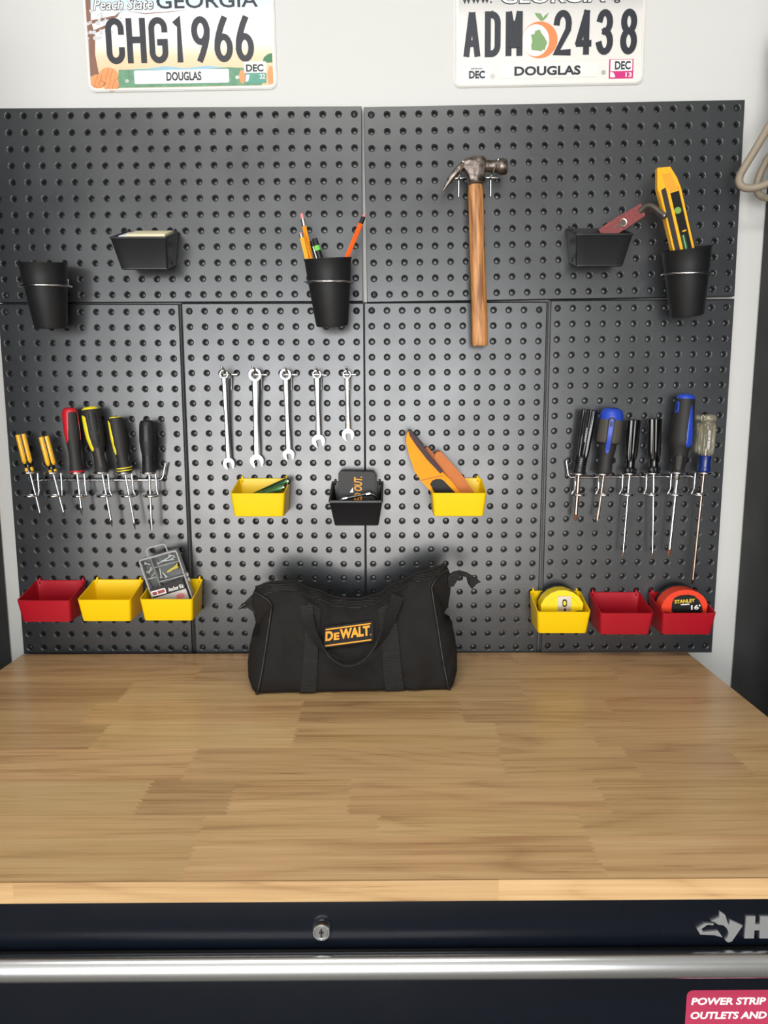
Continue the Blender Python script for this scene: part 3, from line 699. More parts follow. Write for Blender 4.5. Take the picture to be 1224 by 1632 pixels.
BINM['k'] = (bin_mesh(1.70, 1.46, 2.85, 2.0, .95, 1.78, .07, .08, .05, BLK, 1.0, .6), hook_tab_mesh(BLK))
bins = [
 ('y', 422, 762, 'yellow storage bin holding two green metal pens', 'yellow plastic bins hung on the pegboard'),
 ('y', 726, 761.5, 'yellow storage bin holding the amber stud finder', 'yellow plastic bins hung on the pegboard'),
 ('r', 98.5, 924, 'red storage bin with nothing showing, left of the empty yellow bin', 'red plastic bins hung on the pegboard'),
 ('y', 190, 923, 'empty yellow storage bin between the red bin and the anchor kit bin', 'yellow plastic bins hung on the pegboard'),
 ('y', 284, 922, 'yellow storage bin holding the clear anchor kit box', 'yellow plastic bins hung on the pegboard'),
 ('y', 884, 941, 'yellow storage bin holding the yellow tape measure', 'yellow plastic bins hung on the pegboard'),
 ('r', 979, 943, 'empty red storage bin between the two tape measure bins', 'red plastic bins hung on the pegboard'),
 ('r', 1073, 943, 'red storage bin holding the red-orange tape measure', 'red plastic bins hung on the pegboard'),
 ('k', 243, 369, 'black storage bin with pale cards lying in it', 'black plastic bins hung on the pegboard'),
 ('k', 570, 767, 'black storage bin holding the black box and the silver hex key', 'black plastic bins hung on the pegboard'),
 ('k', 944, 364, 'black storage bin holding the scuffed red tool', 'black plastic bins hung on the pegboard'),
]
def bolt_mesh():
    bm = bmesh.new(); lathe(bm, [(0, .16*I), (.06*I, .15*I), (.07*I, .09*I)], lambda a, u, w: Vector((u, a, w)), 16)
    bmesh.ops.recalc_face_normals(bm, faces=bm.faces); me = bpy.data.meshes.new('side_boss'); bm.to_mesh(me); bm.free(); me.materials.append(BLK); return me
BOSS = bolt_mesh()
BINPOS = {}
for c, px, py, label, grp in bins:
    r = thing('storage_bin', label, 'bin', T(P(px, py, .02)), grp); BINPOS[(px, py)] = r
    o = bpy.data.objects.new('tray', BINM[c][0]); COL.objects.link(o); o.parent = r
    for s in (-1, 1):
        h = bpy.data.objects.new('hook', BINM[c][1]); COL.objects.link(h); h.parent = r; h.location = (s*1.5*I, 0, 0)
        if c == 'k':
            for yy, zz, xx in ((-1.05, -.95, 1.58), (-1.0, -2.1, 1.47)):
                q = bpy.data.objects.new('side_boss', BOSS); COL.objects.link(q); q.parent = r; q.location = (s*(xx-.02)*I, yy*I, zz*I); q.scale = (s, 1, 1)

# ------------------------------------------------------------------ cups in wire rings
def cup_meshes():
    Fz = lambda a, u, w: Vector((a, -w, -u))
    bm = bmesh.new()
    lathe(bm, [(x*I, y*I) for x, y in ((4.36, .3), (4.38, .95), (4.35, 1.05), (4.22, 1.1), (.9, 1.48), (.12, 1.56), (.05, 1.6), (0, 1.61), (-.02, 1.585), (0, 1.55), (.12, 1.5), (4.2, 1.02), (4.25, .4))], Fz, 48)
    bmesh.ops.recalc_face_normals(bm, faces=bm.faces); me = bpy.data.meshes.new('cup'); bm.to_mesh(me); bm.free(); me.materials.append(BLKM)
    for p in me.polygons: p.use_smooth = True
    me.set_sharp_from_angle(angle=math.radians(40)); return me
CUP = cup_meshes()
cups = [((68, 418), (81.5, 522), 452, 'empty black plastic cup in a wire ring below the black bin', 'chrome wire ring around the empty black cup'),
        ((522.4, 412), (529.5, 519.5), 447, 'black plastic cup holding the pencils and a marker', 'chrome wire ring around the black cup of pencils'),
        ((1094.5, 396), (1095, 503), 433.5, 'black plastic cup holding the yellow torpedo level', 'chrome wire ring around the black cup of the torpedo level')]
CUPF = []
for a, b, ry, l1, l2 in cups:
    fr = Frame(a, b, 2.45, 1.75); CUPF.append(fr)
    r = thing('tool_cup', l1, 'cup', fr.M, 'black plastic cups in wire rings')
    o = bpy.data.objects.new('cup_body', CUP); COL.objects.link(o); o.parent = r; s = fr.k*fr.n/(4.36*I); o.scale = (s, s, s)
    # ring: lies around the cup, its two ends run back into the pegboard
    u = (ry-a[1])/(b[1]-a[1])*4.36; rad = (1.6-.55*u/4.36)*I + .0022
    c = fr.M @ Vector((0, 0, -u*I)); rr_ = thing('wire_ring', l2, 'wire holder', T(c), 'wire rings holding the cups')
    pts = [(rad*math.sin(t), -rad*math.cos(t), -.004*math.cos(t)) for t in [2*PI*k/40 for k in range(40)]]
    tubeo('ring', CHROME, pts, .0016, rr_, 8, True)
    yb = -c.y
    for s in (-1, 1): tubeo('prong', CHROME, fillet([(s*.5*I, rad*.9, .004), (s*.5*I, yb-.002, .004), (s*.5*I, yb-.002, .02), (s*.5*I, yb+.006, .02)], .004), .0016, rr_, 8)

# ------------------------------------------------------------------ screwdrivers
def prof_r(prof, u):
    for (u0, r0), (u1, r1) in zip(prof, prof[1:]):
        if u0 <= u <= u1 and u1 > u0: return r0 + (r1-r0)*(u-u0)/(u1-u0)
    return prof[-1][1]
def inlay(fr, prof, spans, off, m, parent, name='grip_inlay', n=8):
    """raised coloured strip on a turned handle; spans: (u, centre angle, half angle) in degrees, 0 faces the room, + is right"""
    bm = bmesh.new(); rows = []
    for u, c, h in spans:
        r = prof_r(prof, u); row = []
        for k in range(n+1):
            a = math.radians(c + fr.va - h + 2*h*k/n); q = r + (off if 0 < k < n else -.3)
            row.append(fr(q*math.sin(a), u, q*math.cos(a)))
        rows.append(row)
    def cl(row, sp): u, c, h = sp; c = c + fr.va; r = prof_r(prof, u)-.3; return [fr(r*math.sin(math.radians(c-h+2*h*k/n)), u, r*math.cos(math.radians(c-h+2*h*k/n))) for k in range(n+1)]
    rows = [cl(rows[0], spans[0])] + rows + [cl(rows[-1], spans[-1])]
    grid(bm, rows); return finish(bm, name, m, parent, ang=50)
def lat(fr, name, m, prof, parent, seg=32, flute=None, sq=1.0, ang=40, v0=0):
    bm = bmesh.new(); lathe(bm, prof, lambda a, u, w: fr(a+v0, u, w), seg, flute, sq); return finish(bm, name, m, parent, ang=ang)
def shaft(fr, u0, u1, r, m, parent, tip, tipm=None, tl=9):
    """steel shaft from u0 to u1 ending in a cross or flat tip"""
    if tip == 'cross':
        lat(fr, 'shaft', m, [(u0-4, r), (u1-tl, r)], parent, 16)
        bm = bmesh.new(); lathe(bm, [(u1-tl-.01, r), (u1-tl*.6, r), (u1-tl*.25, r*.62), (u1, r*.28)], lambda a, u, w: fr(a, u, w), 32, (4, .45, u1-tl*.6, u1))
        finish(bm, 'tip', tipm or m, parent, ang=30)
    else:
        bm = bmesh.new(); S = 16; rows = []
        for u, a_, b_ in ((u0-4, r, r), (u1-tl*1.6, r, r), (u1-tl, r*1.15, r*.75), (u1-tl*.5, r*1.25, r*.45), (u1, r*.75 if tip == 'flatn' else r*1.1, r*.18)):
            rows.append([fr(a_*math.sin(2*PI*k/S), u, b_*math.cos(2*PI*k/S)) for k in range(S)])
        grid(bm, rows, True, True, True); finish(bm, 'shaft', m, parent, ang=40)
def scr(label, top, base, tip, d, grp):
    fr = Frame(top, tip, d); r = fr.th('screwdriver', label, 'screwdriver', grp); ub = math.hypot(base[0]-top[0], base[1]-top[1]); return fr, r, ub, fr.n
GL, GR = 'screwdrivers in the wire rack with yellow handles', 'screwdrivers in the wire rack by the locker'
D = 1.15
# two small drivers with yellow fluted handles
for label, a, b, t in (('small screwdriver with a yellow fluted handle at the outer end of its rack', (32.5, 692), (47, 751.6), (65.4, 823.5)),
                       ('small screwdriver with a yellow fluted handle, next to the red and black one', (69.5, 695.5), (83.5, 751.8), (103, 822.8))):
    fr, r, ub, ut = scr(label, a, b, t, D, GL)
    lat(fr, 'core', BLKG, [(0, 5), (.6, 6.5), (46, 6.5), (49, 5.2), (54, 5.2), (57, 6.2), (ub, 6.2)], r)
    bm = bmesh.new()
    for k in range(4):
        a0 = math.radians(45 + 90*k + fr.va); cx, cw = 5.4*math.sin(a0), 5.4*math.cos(a0); cl = math.hypot(cx, cw)
        lathe(bm, [(.2, 2.8), (1, 3.9), (43, 3.9), (46.5, 2.6), (48, .6)], lambda q, u, w, cx=cx, cw=cw: fr(cx+q, u, cw+w), 14)
    finish(bm, 'grip', AMBER, r, ang=50)
    bm = bmesh.new()
    for k in range(4):
        a0 = math.radians(45 + 90*k + fr.va); lathe(bm, [(53.5, .5), (54.5, 2.4), (57.5, 3.0), (ub-1, 2.6), (ub, 1)], lambda q, u, w, a0=a0: fr(5.2*math.sin(a0)+q, u, 5.2*math.cos(a0)+w), 12)
    finish(bm, 'base_lobes', AMBER, r, ang=50)
    lat(fr, 'collar', STEEL, [(ub, 5.8), (ub+1.2, 5.5), (ub+1.4, 2)], r)
    shaft(fr, ub+1, ut, 1.75, SHAFT, r, 'cross', DARKST, 7)
# red and black
fr, r, ub, ut = scr('red and black screwdriver with a red U-shaped stripe over the handle', (110.8, 649), (122.6, 752), (130.7, 821), D, GL)
pr = [(0, 3), (.8, 7), (2.5, 9.5), (6, 11.3), (11, 12), (40, 12), (52, 11.2), (66, 9.8), (75, 9.3), (86, 9.6), (96, 10.4), (ub-4, 10.6), (ub-3.8, 10.9), (ub, 10.6)]
lat(fr, 'grip', RUBD, pr, r)
inlay(fr, pr, [(.3, -10, 85), (2, -10, 85), (5, -10, 85), (8, -14, 82)], .7, REDG, r)
inlay(fr, pr, [(7, -52, 46), (20, -54, 36), (35, -58, 32), (50, -62, 27), (55, -64, 12)], .7, REDG, r)
inlay(fr, pr, [(7, 62, 10), (20, 66, 6), (40, 70, 5), (52, 72, 3)], .5, REDG, r)
lat(fr, 'base_ring', REDG, [(ub-3.6, 10.4), (ub-3.2, 11), (ub-.6, 11), (ub-.2, 10.2)], r)
lat(fr, 'collar', STEEL, [(ub-.2, 5.5), (ub+1.3, 5.2), (ub+1.4, 2)], r)
shaft(fr, ub, ut, 1.9, SHAFT, r, 'cross', DARKST, 12)
# black with yellow cap and stripe, large
fr, r, ub, ut = scr('thick black screwdriver with a yellow crown and yellow side stripe', (143.5, 650), (160.8, 751.5), (178.8, 839.5), D, GL)
pr = [(0, 8), (1, 11), (3, 13.2), (8, 14), (30, 14.3), (46, 14), (58, 12.2), (70, 9.6), (78, 8.7), (88, 9.4), (96, 10.4), (ub-2, 10.8), (ub, 10)]
lat(fr, 'grip', RUBD, pr, r)
lat(fr, 'cap', YGRIP, [(-2.2, 2), (-1.8, 7), (-.4, 10.5), (1.4, 12.4), (2.6, 13.0), (2.8, 11)], r)
inlay(fr, pr, [(11, -70, 10), (14, -70, 28), (30, -66, 26), (48, -60, 22), (64, -50, 20), (68, -48, 8)], .8, YGRIP, r)
inlay(fr, pr, [(8, 4, 12), (10, 4, 26), (24, 4, 28), (34, 4, 24), (38, 4, 10)], .5, BLKM, r, 'thumb_pad')
inlay(fr, pr, [(42, 4, 10), (44, 4, 24), (56, 4, 22), (60, 4, 10)], .5, BLKM, r, 'thumb_pad')
inlay(fr, pr, [(64, -2, 14), (70, -2, 17), (88, 0, 14), (95, 0, 6)], .4, RUBG, r, 'neck_pad')
lat(fr, 'collar', STEEL, [(ub, 8.5), (ub+1.4, 8), (ub+1.6, 2)], r)
shaft(fr, ub, ut, 2.0, SHAFT, r, 'cross', DARKST, 11)
# black with yellow flat cap
fr, r, ub, ut = scr('black screwdriver with a flat yellow end and two yellow rings at the base', (183.3, 665.5), (198.3, 752), (215.7, 844), D, GL)
pr = [(0, 8.5), (.8, 10), (4, 11), (25, 11.8), (42, 11.8), (54, 10.4), (64, 9.1), (72, 9.2), (78, 10.6), (81, 11.6), (ub-1, 11.6), (ub, 10.6)]
lat(fr, 'grip', RUBD, pr, r)
lat(fr, 'cap', YGRIP, [(-1.2, 2), (-1.0, 8), (.2, 9.2), (1.2, 9.6), (1.4, 8)], r)
inlay(fr, pr, [(4, -80, 8), (8, -76, 22), (30, -70, 26), (52, -62, 20), (58, -58, 5)], .8, YGRIP, r)
for u0 in (79.5, 83.5): lat(fr, 'base_ring', YGRIP, [(u0, 11), (u0+.3, 12), (u0+1.6, 12), (u0+1.9, 11)], r)
lat(fr, 'collar', STEEL, [(ub, 7.5), (ub+1.3, 7), (ub+1.5, 2)], r)
shaft(fr, ub, ut, 1.8, SHAFT, r, 'cross', DARKST, 11)
# all black ribbed
fr, r, ub, ut = scr('all black screwdriver with a ribbed handle, nearest the spanners', (234, 669.5), (236.8, 752), (241.8, 845.5), D, GL)
pr = [(0, 5), (.8, 8.5), (3, 10.6), (8, 11.8), (20, 12.6), (34, 12.8), (45, 11.4), (54, 10), (62, 9.6), (72, 10), (80, 10.8), (ub-1, 10.8), (ub, 10)]
lat(fr, 'grip', BLKM, pr, r)
for k in range(12): inlay(fr, pr, [(9+k*2, -12, 34), (9.5+k*2, -12, 34), (10+k*2, -12, 34)], .35, BLK, r, 'rib')
for k in range(5): lat(fr, 'neck_rib', BLK, [(56+k*4, 9), (56.4+k*4, 10.5), (57.4+k*4, 10.5), (57.8+k*4, 9)], r)
lat(fr, 'collar', STEEL, [(ub, 9), (ub+1.3, 8.6), (ub+1.5, 2)], r)
shaft(fr, ub, ut, 2.1, SHAFT, r, 'flatn', None, 11)

# right-hand rack
fr, r, ub, ut = scr('thick glossy black fluted screwdriver with a wide bronzed shaft', (939.5, 652.5), (922.5, 753.5), (917, 830.5), D, GR)
fr = Frame((939.5, 652.5), (922.5, 753.5), D); r.matrix_world = fr.M; ub = fr.n
lat(fr, 'grip', BLKG, [(0, 9), (.5, 12), (1.5, 13), (72, 10.8), (77, 9.5)], r, 64, (8, .3, 1, 74))
lat(fr, 'neck', BLK, [(76.5, 9.6), (78, 10), (86, 9.2), (94, 9.6), (ub-2, 10.6), (ub, 9.8)], r)
for k in range(3): lat(fr, 'neck_rib', BLKG, [(79+k*3.6, 9), (79.4+k*3.6, 10.3), (80.6+k*3.6, 10.3), (81+k*3.6, 9)], r)
bm = bmesh.new()
for k in range(9): inl = None; box(bm, -1.0, .3, -.2, .2, -.9, .5, Matrix.Translation((0, 0, 0)) @ fr.M.inverted() @ T(fr.M @ fr(-2.2, 30+k*2.6, 12.1)) @ Matrix.Scale(fr.k, 4))
finish(bm, 'worn_print', WHITE, r, smooth=False)
sf = Frame((922.5, 753.5), (917, 830.5), D)
lat(fr, 'collar', STEEL, [(ub, 7.5), (ub+1.3, 7), (ub+1.5, 2)], r)
bm = bmesh.new(); MM = fr.M.inverted() @ sf.M
G = lambda v, u, w=0: MM @ sf(v, u, w)
lathe(bm, [(-3, 3), (66, 3)], lambda a, u, w: G(a, u, w), 16); finish(bm, 'shaft', SHAFTW, r)
bm = bmesh.new(); lathe(bm, [(66, 3), (71, 2.9), (75, 1.9), (sf.n, .9)], lambda a, u, w: G(a, u, w), 32, (4, .4, 70, 80)); finish(bm, 'tip', RUST, r)
# blue, grey and black with hole
fr, r, ub, ut = scr('stubby screwdriver with a blue domed crown over grey and black grip', (976.5, 650), (960.5, 754), (952.3, 830), D+.1, GR)
pr = [(0, 8), (1, 11), (4, 15.5), (10, 17.6), (16, 17.9), (20, 17.4), (30, 18.6), (50, 18.9), (56, 17.5), (57, 14), (66, 13.2), (76, 11.4), (86, 10.8), (96, 11.8), (ub-2, 11.8), (ub, 10.5)]
lat(fr, 'grip', RUBD, [q for q in pr if q[0] >= 50], r)
lat(fr, 'grip_sleeve', RUBG, [(17, 14), (18, 17.6), (30, 18.8), (50, 19.1), (54.5, 18.2), (56, 15)], r)
lat(fr, 'crown', BLUEG, [(.5, 8), (1, 11), (4, 15.5), (10, 17.8), (16, 18.1), (19.5, 17.6), (20, 14)], r)
lat(fr, 'crown_cap', RUBD, [(-.6, 2), (-.4, 7.5), (.6, 9.5), (1.6, 11.2), (1.8, 9)], r)
inlay(fr, pr, [(15, 4, 5), (17, 4, 17), (24, 4, 19), (54, 3, 17), (60, 2, 24), (70, 2, 22), (73, 2, 6)], 1.5, RUBD, r, 'panel_edge')
inlay(fr, pr, [(17.5, 4, 5), (19, 4, 12), (30, 4, 13), (54, 3, 12), (62, 2, 17), (69, 2, 14), (72, 2, 3)], 2.2, BLUEG, r)
inlay(fr, pr, [(19.5, 4, 3), (21.5, 4, 9), (28, 4, 9), (30, 4, 3)], 2.8, NAVY, r, 'hang_hole')
lat(fr, 'collar', STEEL, [(ub, 6.5), (ub+1.3, 6), (ub+1.5, 2)], r)
shaft(fr, ub, ut, 2.1, SHAFTW, r, 'flatn', None, 15)
# two slim black fluted drivers
for label, a, b, t, w_ in (('slim glossy black fluted screwdriver, beside the stubby blue crowned one', (1010.6, 668.5), (1003, 753), (992.6, 887), 10.4),
                           ('slim glossy black fluted screwdriver, beside the big blue and black one', (1043.3, 666.5), (1040.3, 752.7), (1039.8, 888.5), 10.9)):
    fr, r, ub, ut = scr(label, a, b, t, D, GR)
    lat(fr, 'grip', BLKG, [(0, 6.5), (.5, 9), (1.5, w_), (50, w_*.93), (58, w_*.85), (63, 7.4)], r, 64, (6, .34, 2, 59))
    lat(fr, 'neck', BLKG, [(62, 7.2), (66, 6.4), (74, 6.6), (76, 7)], r)
    lat(fr, 'bolster', BLK, [(75.5, 7), (76.5, 9.4), (79, 10.3), (82, 9.8), (ub, 8)], r, 48, (6, .2, 76, 83))
    lat(fr, 'collar', STEEL, [(ub, 6.5), (ub+1.3, 6), (ub+1.5, 2)], r)
    shaft(fr, ub, ut, 1.75, SHAFT, r, 'cross', SHAFTW, 8)
# big blue and black
fr, r, ub, ut = scr('big screwdriver with a blue cap and long blue blade-shaped inlay', (1093.5, 628), (1079.6, 751.5), (1065.8, 887.5), D+.1, GR)
pr = [(0, 6), (1, 10), (4, 13), (9, 14.2), (20, 14.8), (50, 17), (70, 18.2), (78, 17.6), (82, 15.4), (90, 12.8), (100, 11.6), (112, 10.6), (ub-2, 9.6), (ub, 8.5)]
lat(fr, 'grip', RUBD, pr, r)
lat(fr, 'cap', BLUEG, [(-.8, 2), (-.2, 7), (.9, 10.6), (4, 13.5), (7.5, 14.3), (8, 12)], r)
inlay(fr, pr, [(17, 42, 1.5), (24, 42, 7), (40, 42, 14), (60, 44, 21), (76, 46, 24), (80, 46, 20), (82.5, 46, 8)], .8, BLUEG, r)
inlay(fr, pr, [(12, -48, 6), (14, -48, 14), (27, -46, 14), (29.5, -46, 6)], .8, BLUEG, r)
inlay(fr, pr, [(15, -48, 3), (16, -48, 7), (25, -46, 7), (26.5, -46, 3)], 1.2, NAVY, r, 'hang_hole')
inlay(fr, pr, [(93, 0, 12), (98, 0, 40), (108, 0, 46), (118, 0, 34), (121, 0, 12)], .6, BLKM, r, 'thumb_pad')
for k in range(8): inlay(fr, pr, [(97+k*2.7, 0, 26), (97.6+k*2.7, 0, 26), (98.2+k*2.7, 0, 26)], 1.1, RUBG, r, 'thumb_rib')
lat(fr, 'collar', STEEL, [(ub, 8.6), (ub+1.3, 8), (ub+1.5, 3)], r)
lat(fr, 'hex_bolster', SHAFT, [(ub+1, 3.4), (ub+11, 3.4), (ub+12, 2.6)], r, 6)
shaft(fr, ub, ut, 2.6, SHAFT, r, 'cross', RUST, 13)
# clear acetate
fr, r, ub, ut = scr('long screwdriver with a clear acetate handle and dark blue collar', (1130, 660), (1122.5, 751.7), (1103.3, 931), D, GR)
fr = Frame((1130, 660), (1122, 751.7), D); r.matrix_world = fr.M; ub = fr.n
lat(fr, 'grip', CLEAR, [(.3, 4), (1.2, 9), (4, 11), (9, 11), (12, 9.4), (14, 10.6), (18, 12.6), (40, 12.8), (58, 12.4), (63, 11.4), (66, 9.2)], r, 64, (8, .2, 15, 60))
lat(fr, 'tang', SHAFT, [(20, 1.6), (ub, 1.6)], r, 12)
bm = bmesh.new()
text_bm(bm, 'MADE IN USA', 0, 30, 0, 3.6, lambda x, z, w: fr(-4.2+z, 55-x, 12.7 + w), 0, .5, .02); finish(bm, 'handle_lettering', WHITE, r, smooth=False)
lat(fr, 'neck', NAVY, [(65.5, 9), (67, 10), (72, 9.4), (80, 8.8), (86, 9.6), (ub-2, 10.3), (ub, 9.2)], r)
lat(fr, 'collar', STEEL, [(ub, 7), (ub+1.3, 6.5), (ub+1.5, 2)], r)
sf = Frame((1122, 751.7), (1103.3, 931), D, .9); MM = fr.M.inverted() @ sf.M
bm = bmesh.new(); lathe(bm, [(-3, 2.2), (sf.n-8, 2.2)], lambda a, u, w: MM @ sf(a, u, w), 16); finish(bm, 'shaft', SHAFTW, r)
bm = bmesh.new(); lathe(bm, [(sf.n-8, 2.2), (sf.n-5, 2.2), (sf.n, .8)], lambda a, u, w: MM @ sf(a, u, w), 32, (4, .4, sf.n-6, sf.n+1)); finish(bm, 'tip', DARKST, r)

# wire racks for the screwdrivers
def rack(label, bar, loops, side, d):
    c0 = P(*bar[0], .45); r = thing('wire_tool_rack', label, 'wire rack', T(c0), 'wire racks holding the screwdrivers'); R_ = lambda p: p - c0
    wr = .0019
    pts = [R_(P(*q, dd)) for q, dd in bar_pts(bar)]
    tubeo('crossbar', CHROME, fillet(pts, .008), wr, r, 8)
    for (bx, by), (w0, w1), (lx, ly) in loops:
        rad = .46*I; c1 = R_(P(bx, by+1.5, d)); c2 = R_(P(lx, ly, d))
        ring1 = [c1 + Vector((rad*math.sin(t), -rad*math.cos(t), 0)) for t in [math.radians(40*0+side*110+ -side*k*290/24) for k in range(25)]]
        ring2 = [c2 + Vector((rad*math.sin(t), -rad*math.cos(t), 0)) for t in [math.radians(side*110+side*k*330/28) for k in range(29)]]
        post0, post1 = R_(P(*w0, d-.25)), R_(P(*w1, d-.25))
        tubeo('loop', CHROME, ring1[::-1] + [post0, post1] + ring2, wr, r, 8)
        bz = (pts[1].z+pts[2].z)/2
        q0 = post0.lerp(post1, .35)
        tubeo('arm', CHROME, [Vector((q0.x, pts[1].y, bz)), Vector((q0.x, q0.y, bz))], wr, r, 8)
    return r
def bar_pts(bar): return [(q, .4 if 0 < i < len(bar)-1 or True else 0) for i, q in enumerate(bar)]
left_loops = []
for (bx, by), w0x, w1x, lx in (((46.8, 751.6), 59.6, 62.2, 49), ((83.5, 751.9), 97.3, 98.8, 87), ((122.4, 752), 134, 136.5, 126.5), ((161, 751.5), 171.8, 174.6, 166), ((198, 752), 209.7, 212.3, 204), ((236.6, 752), 247.8, 250.2, 241)):
    left_loops.append(((bx, by), ((w0x, 752), (w1x, 782)), (lx, 790)))
rack('chrome wire rack carrying the yellow and red handled screwdrivers', [(52, 770), (53, 765), (258.8, 765), (263.8, 738)], left_loops, 1, D)
right_loops = []
for (bx, by), w0x, w1x, lx in (((922.5, 753.5), 918, 916.5, 922.4), ((961, 754), 955, 954, 961), ((1003, 753), 993, 991.5, 999), ((1040, 752.7), 1031, 1029.5, 1038.4), ((1079.5, 751.7), 1070.3, 1068.4, 1076), ((1122, 752), 1108, 1106, 1114)):
    right_loops.append(((bx, by), ((w0x, 754), (w1x, 779)), (lx, 788)))
rack('chrome wire rack carrying the blue and black handled screwdrivers', [(902.5, 734), (906, 761), (1117, 758.5), (1119, 762)], right_loops, -1, D)

# ------------------------------------------------------------------ spanners on hooks
def open_end(fr, cu, R, slot, depth, tilt, t, tip=1.0):
    """jaw outline around (0, cu), opening downwards, turned by tilt degrees; returns (v, u) points"""
    h = slot/2; a0 = math.asin(min(.95, h/R)); o = []
    for k in range(27):
        a = a0 + (2*PI-2*a0)*k/26; rad = R*(1.12 if k in (0, 26) else (1.06 if k in (1, 25) else 1.0))
        o.append((rad*math.sin(a), rad*math.cos(a)))
    tip_u = o[-1][1]
    o[0] = (h, o[0][1]); o[-1] = (-h, o[-1][1])
    bot = tip_u - depth
    o += [(-h, bot+h*.55), (-h*.55, bot), (h*.55, bot), (h, bot+h*.55)]
    ct, st_ = math.cos(math.radians(tilt)), math.sin(math.radians(tilt))
    return [(x*ct - y*st_, cu + x*st_ + y*ct) for x, y in o]
wr_ = [ # ring centre, jaw centre, ring ro, ri, jaw R, slot, shank half widths, label, tilt
 ((357.2, 596.5), (365, 738.5), 7.3, 5.0, 9.2, 8.5, 3.9, 4.3, 'thin polished spanner, longest and outermost of the row', -12),
 ((406.7, 597.3), (409.8, 734.5), 10.6, 6.2, 10.8, 10.5, 5.0, 5.0, 'wide ratcheting spanner with the biggest ring end', -14),
 ((455.2, 596.8), (460.3, 724.3), 9.5, 5.7, 9.2, 8.3, 4.2, 4.6, 'ratcheting spanner in the middle of the row of spanners', -12),
 ((505, 596.5), (507.8, 702.3), 7.4, 5.2, 10.4, 9.0, 4.5, 4.1, 'short spanner, second from the seam below the cup of pencils', -14),
 ((552.8, 596.6), (554.8, 692.3), 7.0, 4.9, 9.8, 8.6, 3.7, 4.0, 'shortest spanner of the row, nearest the seam', -10),
]
for c0, c1, ro, ri, R, slot, s0, s1, label, tilt in wr_:
    fr = Frame(c0, c1, .85, .35); r = fr.th('combination_spanner', label, 'spanner', 'spanners hanging in a row'); n = fr.n
    t = 2.0
    bm = bmesh.new()
    rows = []
    for k in range(9):
        f = k/8; u = ro*.8 + (n-R*.75-ro*.8)*f; hw = s0 + (s1-s0)*f; bulge = 1 + .12*math.cos(2*PI*f)
        rows.append([fr(x*hw*bulge, u, w) for x, w in ((-1, -.8), (-.8, -1.7), (.8, -1.7), (1, -.8), (1, .8), (.75, 1.7), (.5, 1.25), (-.5, 1.25), (-.75, 1.7), (-1, .8))])
    grid(bm, rows, True, True, True); finish(bm, 'shank', STEEL, r, ang=30)
    bm = bmesh.new(); S = 36; rows = []
    thk = 3.4
    for rad, w in ((ri, -thk), (ro-.8, -thk), (ro, -thk+.9), (ro, thk-.9), (ro-.8, thk), (ri+.4, thk), (ri, thk-.5)):
        rows.append([fr(rad*(1 if rad > ri+.5 else 1+.05*math.cos(12*2*PI*k/S))*math.sin(2*PI*k/S), rad*math.cos(2*PI*k/S), w) for k in range(S)])
    rows.append(rows[0]); grid(bm, rows[:-1], True); 
    bm.verts.ensure_lookup_table(); nv = len(rows)-1
    for k in range(S): bm.faces.new((bm.verts[(nv-1)*S+k], bm.verts[(nv-1)*S+(k+1) % S], bm.verts[(k+1) % S], bm.verts[k]))
    finish(bm, 'ring_end', STEEL, r, ang=30)
    bm = bmesh.new(); prism(bm, open_end(fr, n, R, slot, R*1.25, tilt, 2.6), -2.6, 2.6, lambda a, b, w: fr(a, b, w)); bevel(bm, .7*fr.k, 2, minang=40)
    finish(bm, 'open_end', STEEL, r, ang=30)
def peg_hook(name, label, bar0, bar1, leg, tip, dtip, grp, bend=None, dbar=.12, cat='hook', legx=None):
    """double-ended wire hook: crossbar between two holes, leg lying on the board, one prong rising into the room"""
    a, b = P(*bar0, dbar), P(*bar1, dbar); c = (a+b)/2; r = thing(name, label, cat, T(c), grp); w = .0017
    ins = Vector((0, .012, 0)); up = Vector((0, 0, .006))
    tubeo('crossbar', CHROME, fillet([a-c+ins, a-c, b-c, b-c+ins], .003), w, r, 8)
    l0 = P(leg[0], bar0[1], dbar+.1); l1 = P(*leg, dbar-.02)
    tipv = P(*tip, dtip) - c
    root = Vector(((l0-c).x, (l0-c).y-.001, 0))
    bendv = (P(*bend, dtip*.8)-c) if bend else Vector((tipv.x*.55+root.x*.45, tipv.y*.8, root.z+.004))
    tubeo('prong', CHROME, fillet([l1-c, root, bendv, tipv], .006), w, r, 8)
    bm = bmesh.new(); ico(bm, tipv, .0022, 2); finish(bm, 'tip', CHROME, r)
    return r
hk = [((354, 597.5), (379.5, 597), (369, 621), (353.6, 585), 'wire hook under the longest spanner'),
      ((402, 597.5), (427, 597.5), (417, 621), (402.8, 585), 'wire hook under the wide ratcheting spanner'),
      ((450, 597.5), (475.5, 597.5), (464.5, 621), (454.2, 586.5), 'wire hook under the middle spanner'),
      ((497.8, 597), (522.3, 598), (512, 621), (503.7, 586.5), 'wire hook under the short spanner with the second place from the seam'),
      ((545, 597), (569, 597), (557.8, 621), (551.6, 585.8), 'wire hook under the shortest spanner')]
for b0, b1, leg, tip, label in hk: peg_hook('peg_hook', label, b0, b1, leg, tip, 1.25, 'wire hooks holding the spanners')
peg_hook('peg_hook', 'wire hook beneath the hammer claw', (723, 284.5), (745, 283.5), (731.2, 313.5), (738, 258), 2.25, 'wire hooks holding the hammer', (733.5, 276))
peg_hook('peg_hook', 'wire hook beneath the hammer striking face', (773, 283.3), (795.5, 283.3), (782, 312.5), (794, 254.8), 2.25, 'wire hooks holding the hammer', (785, 276))

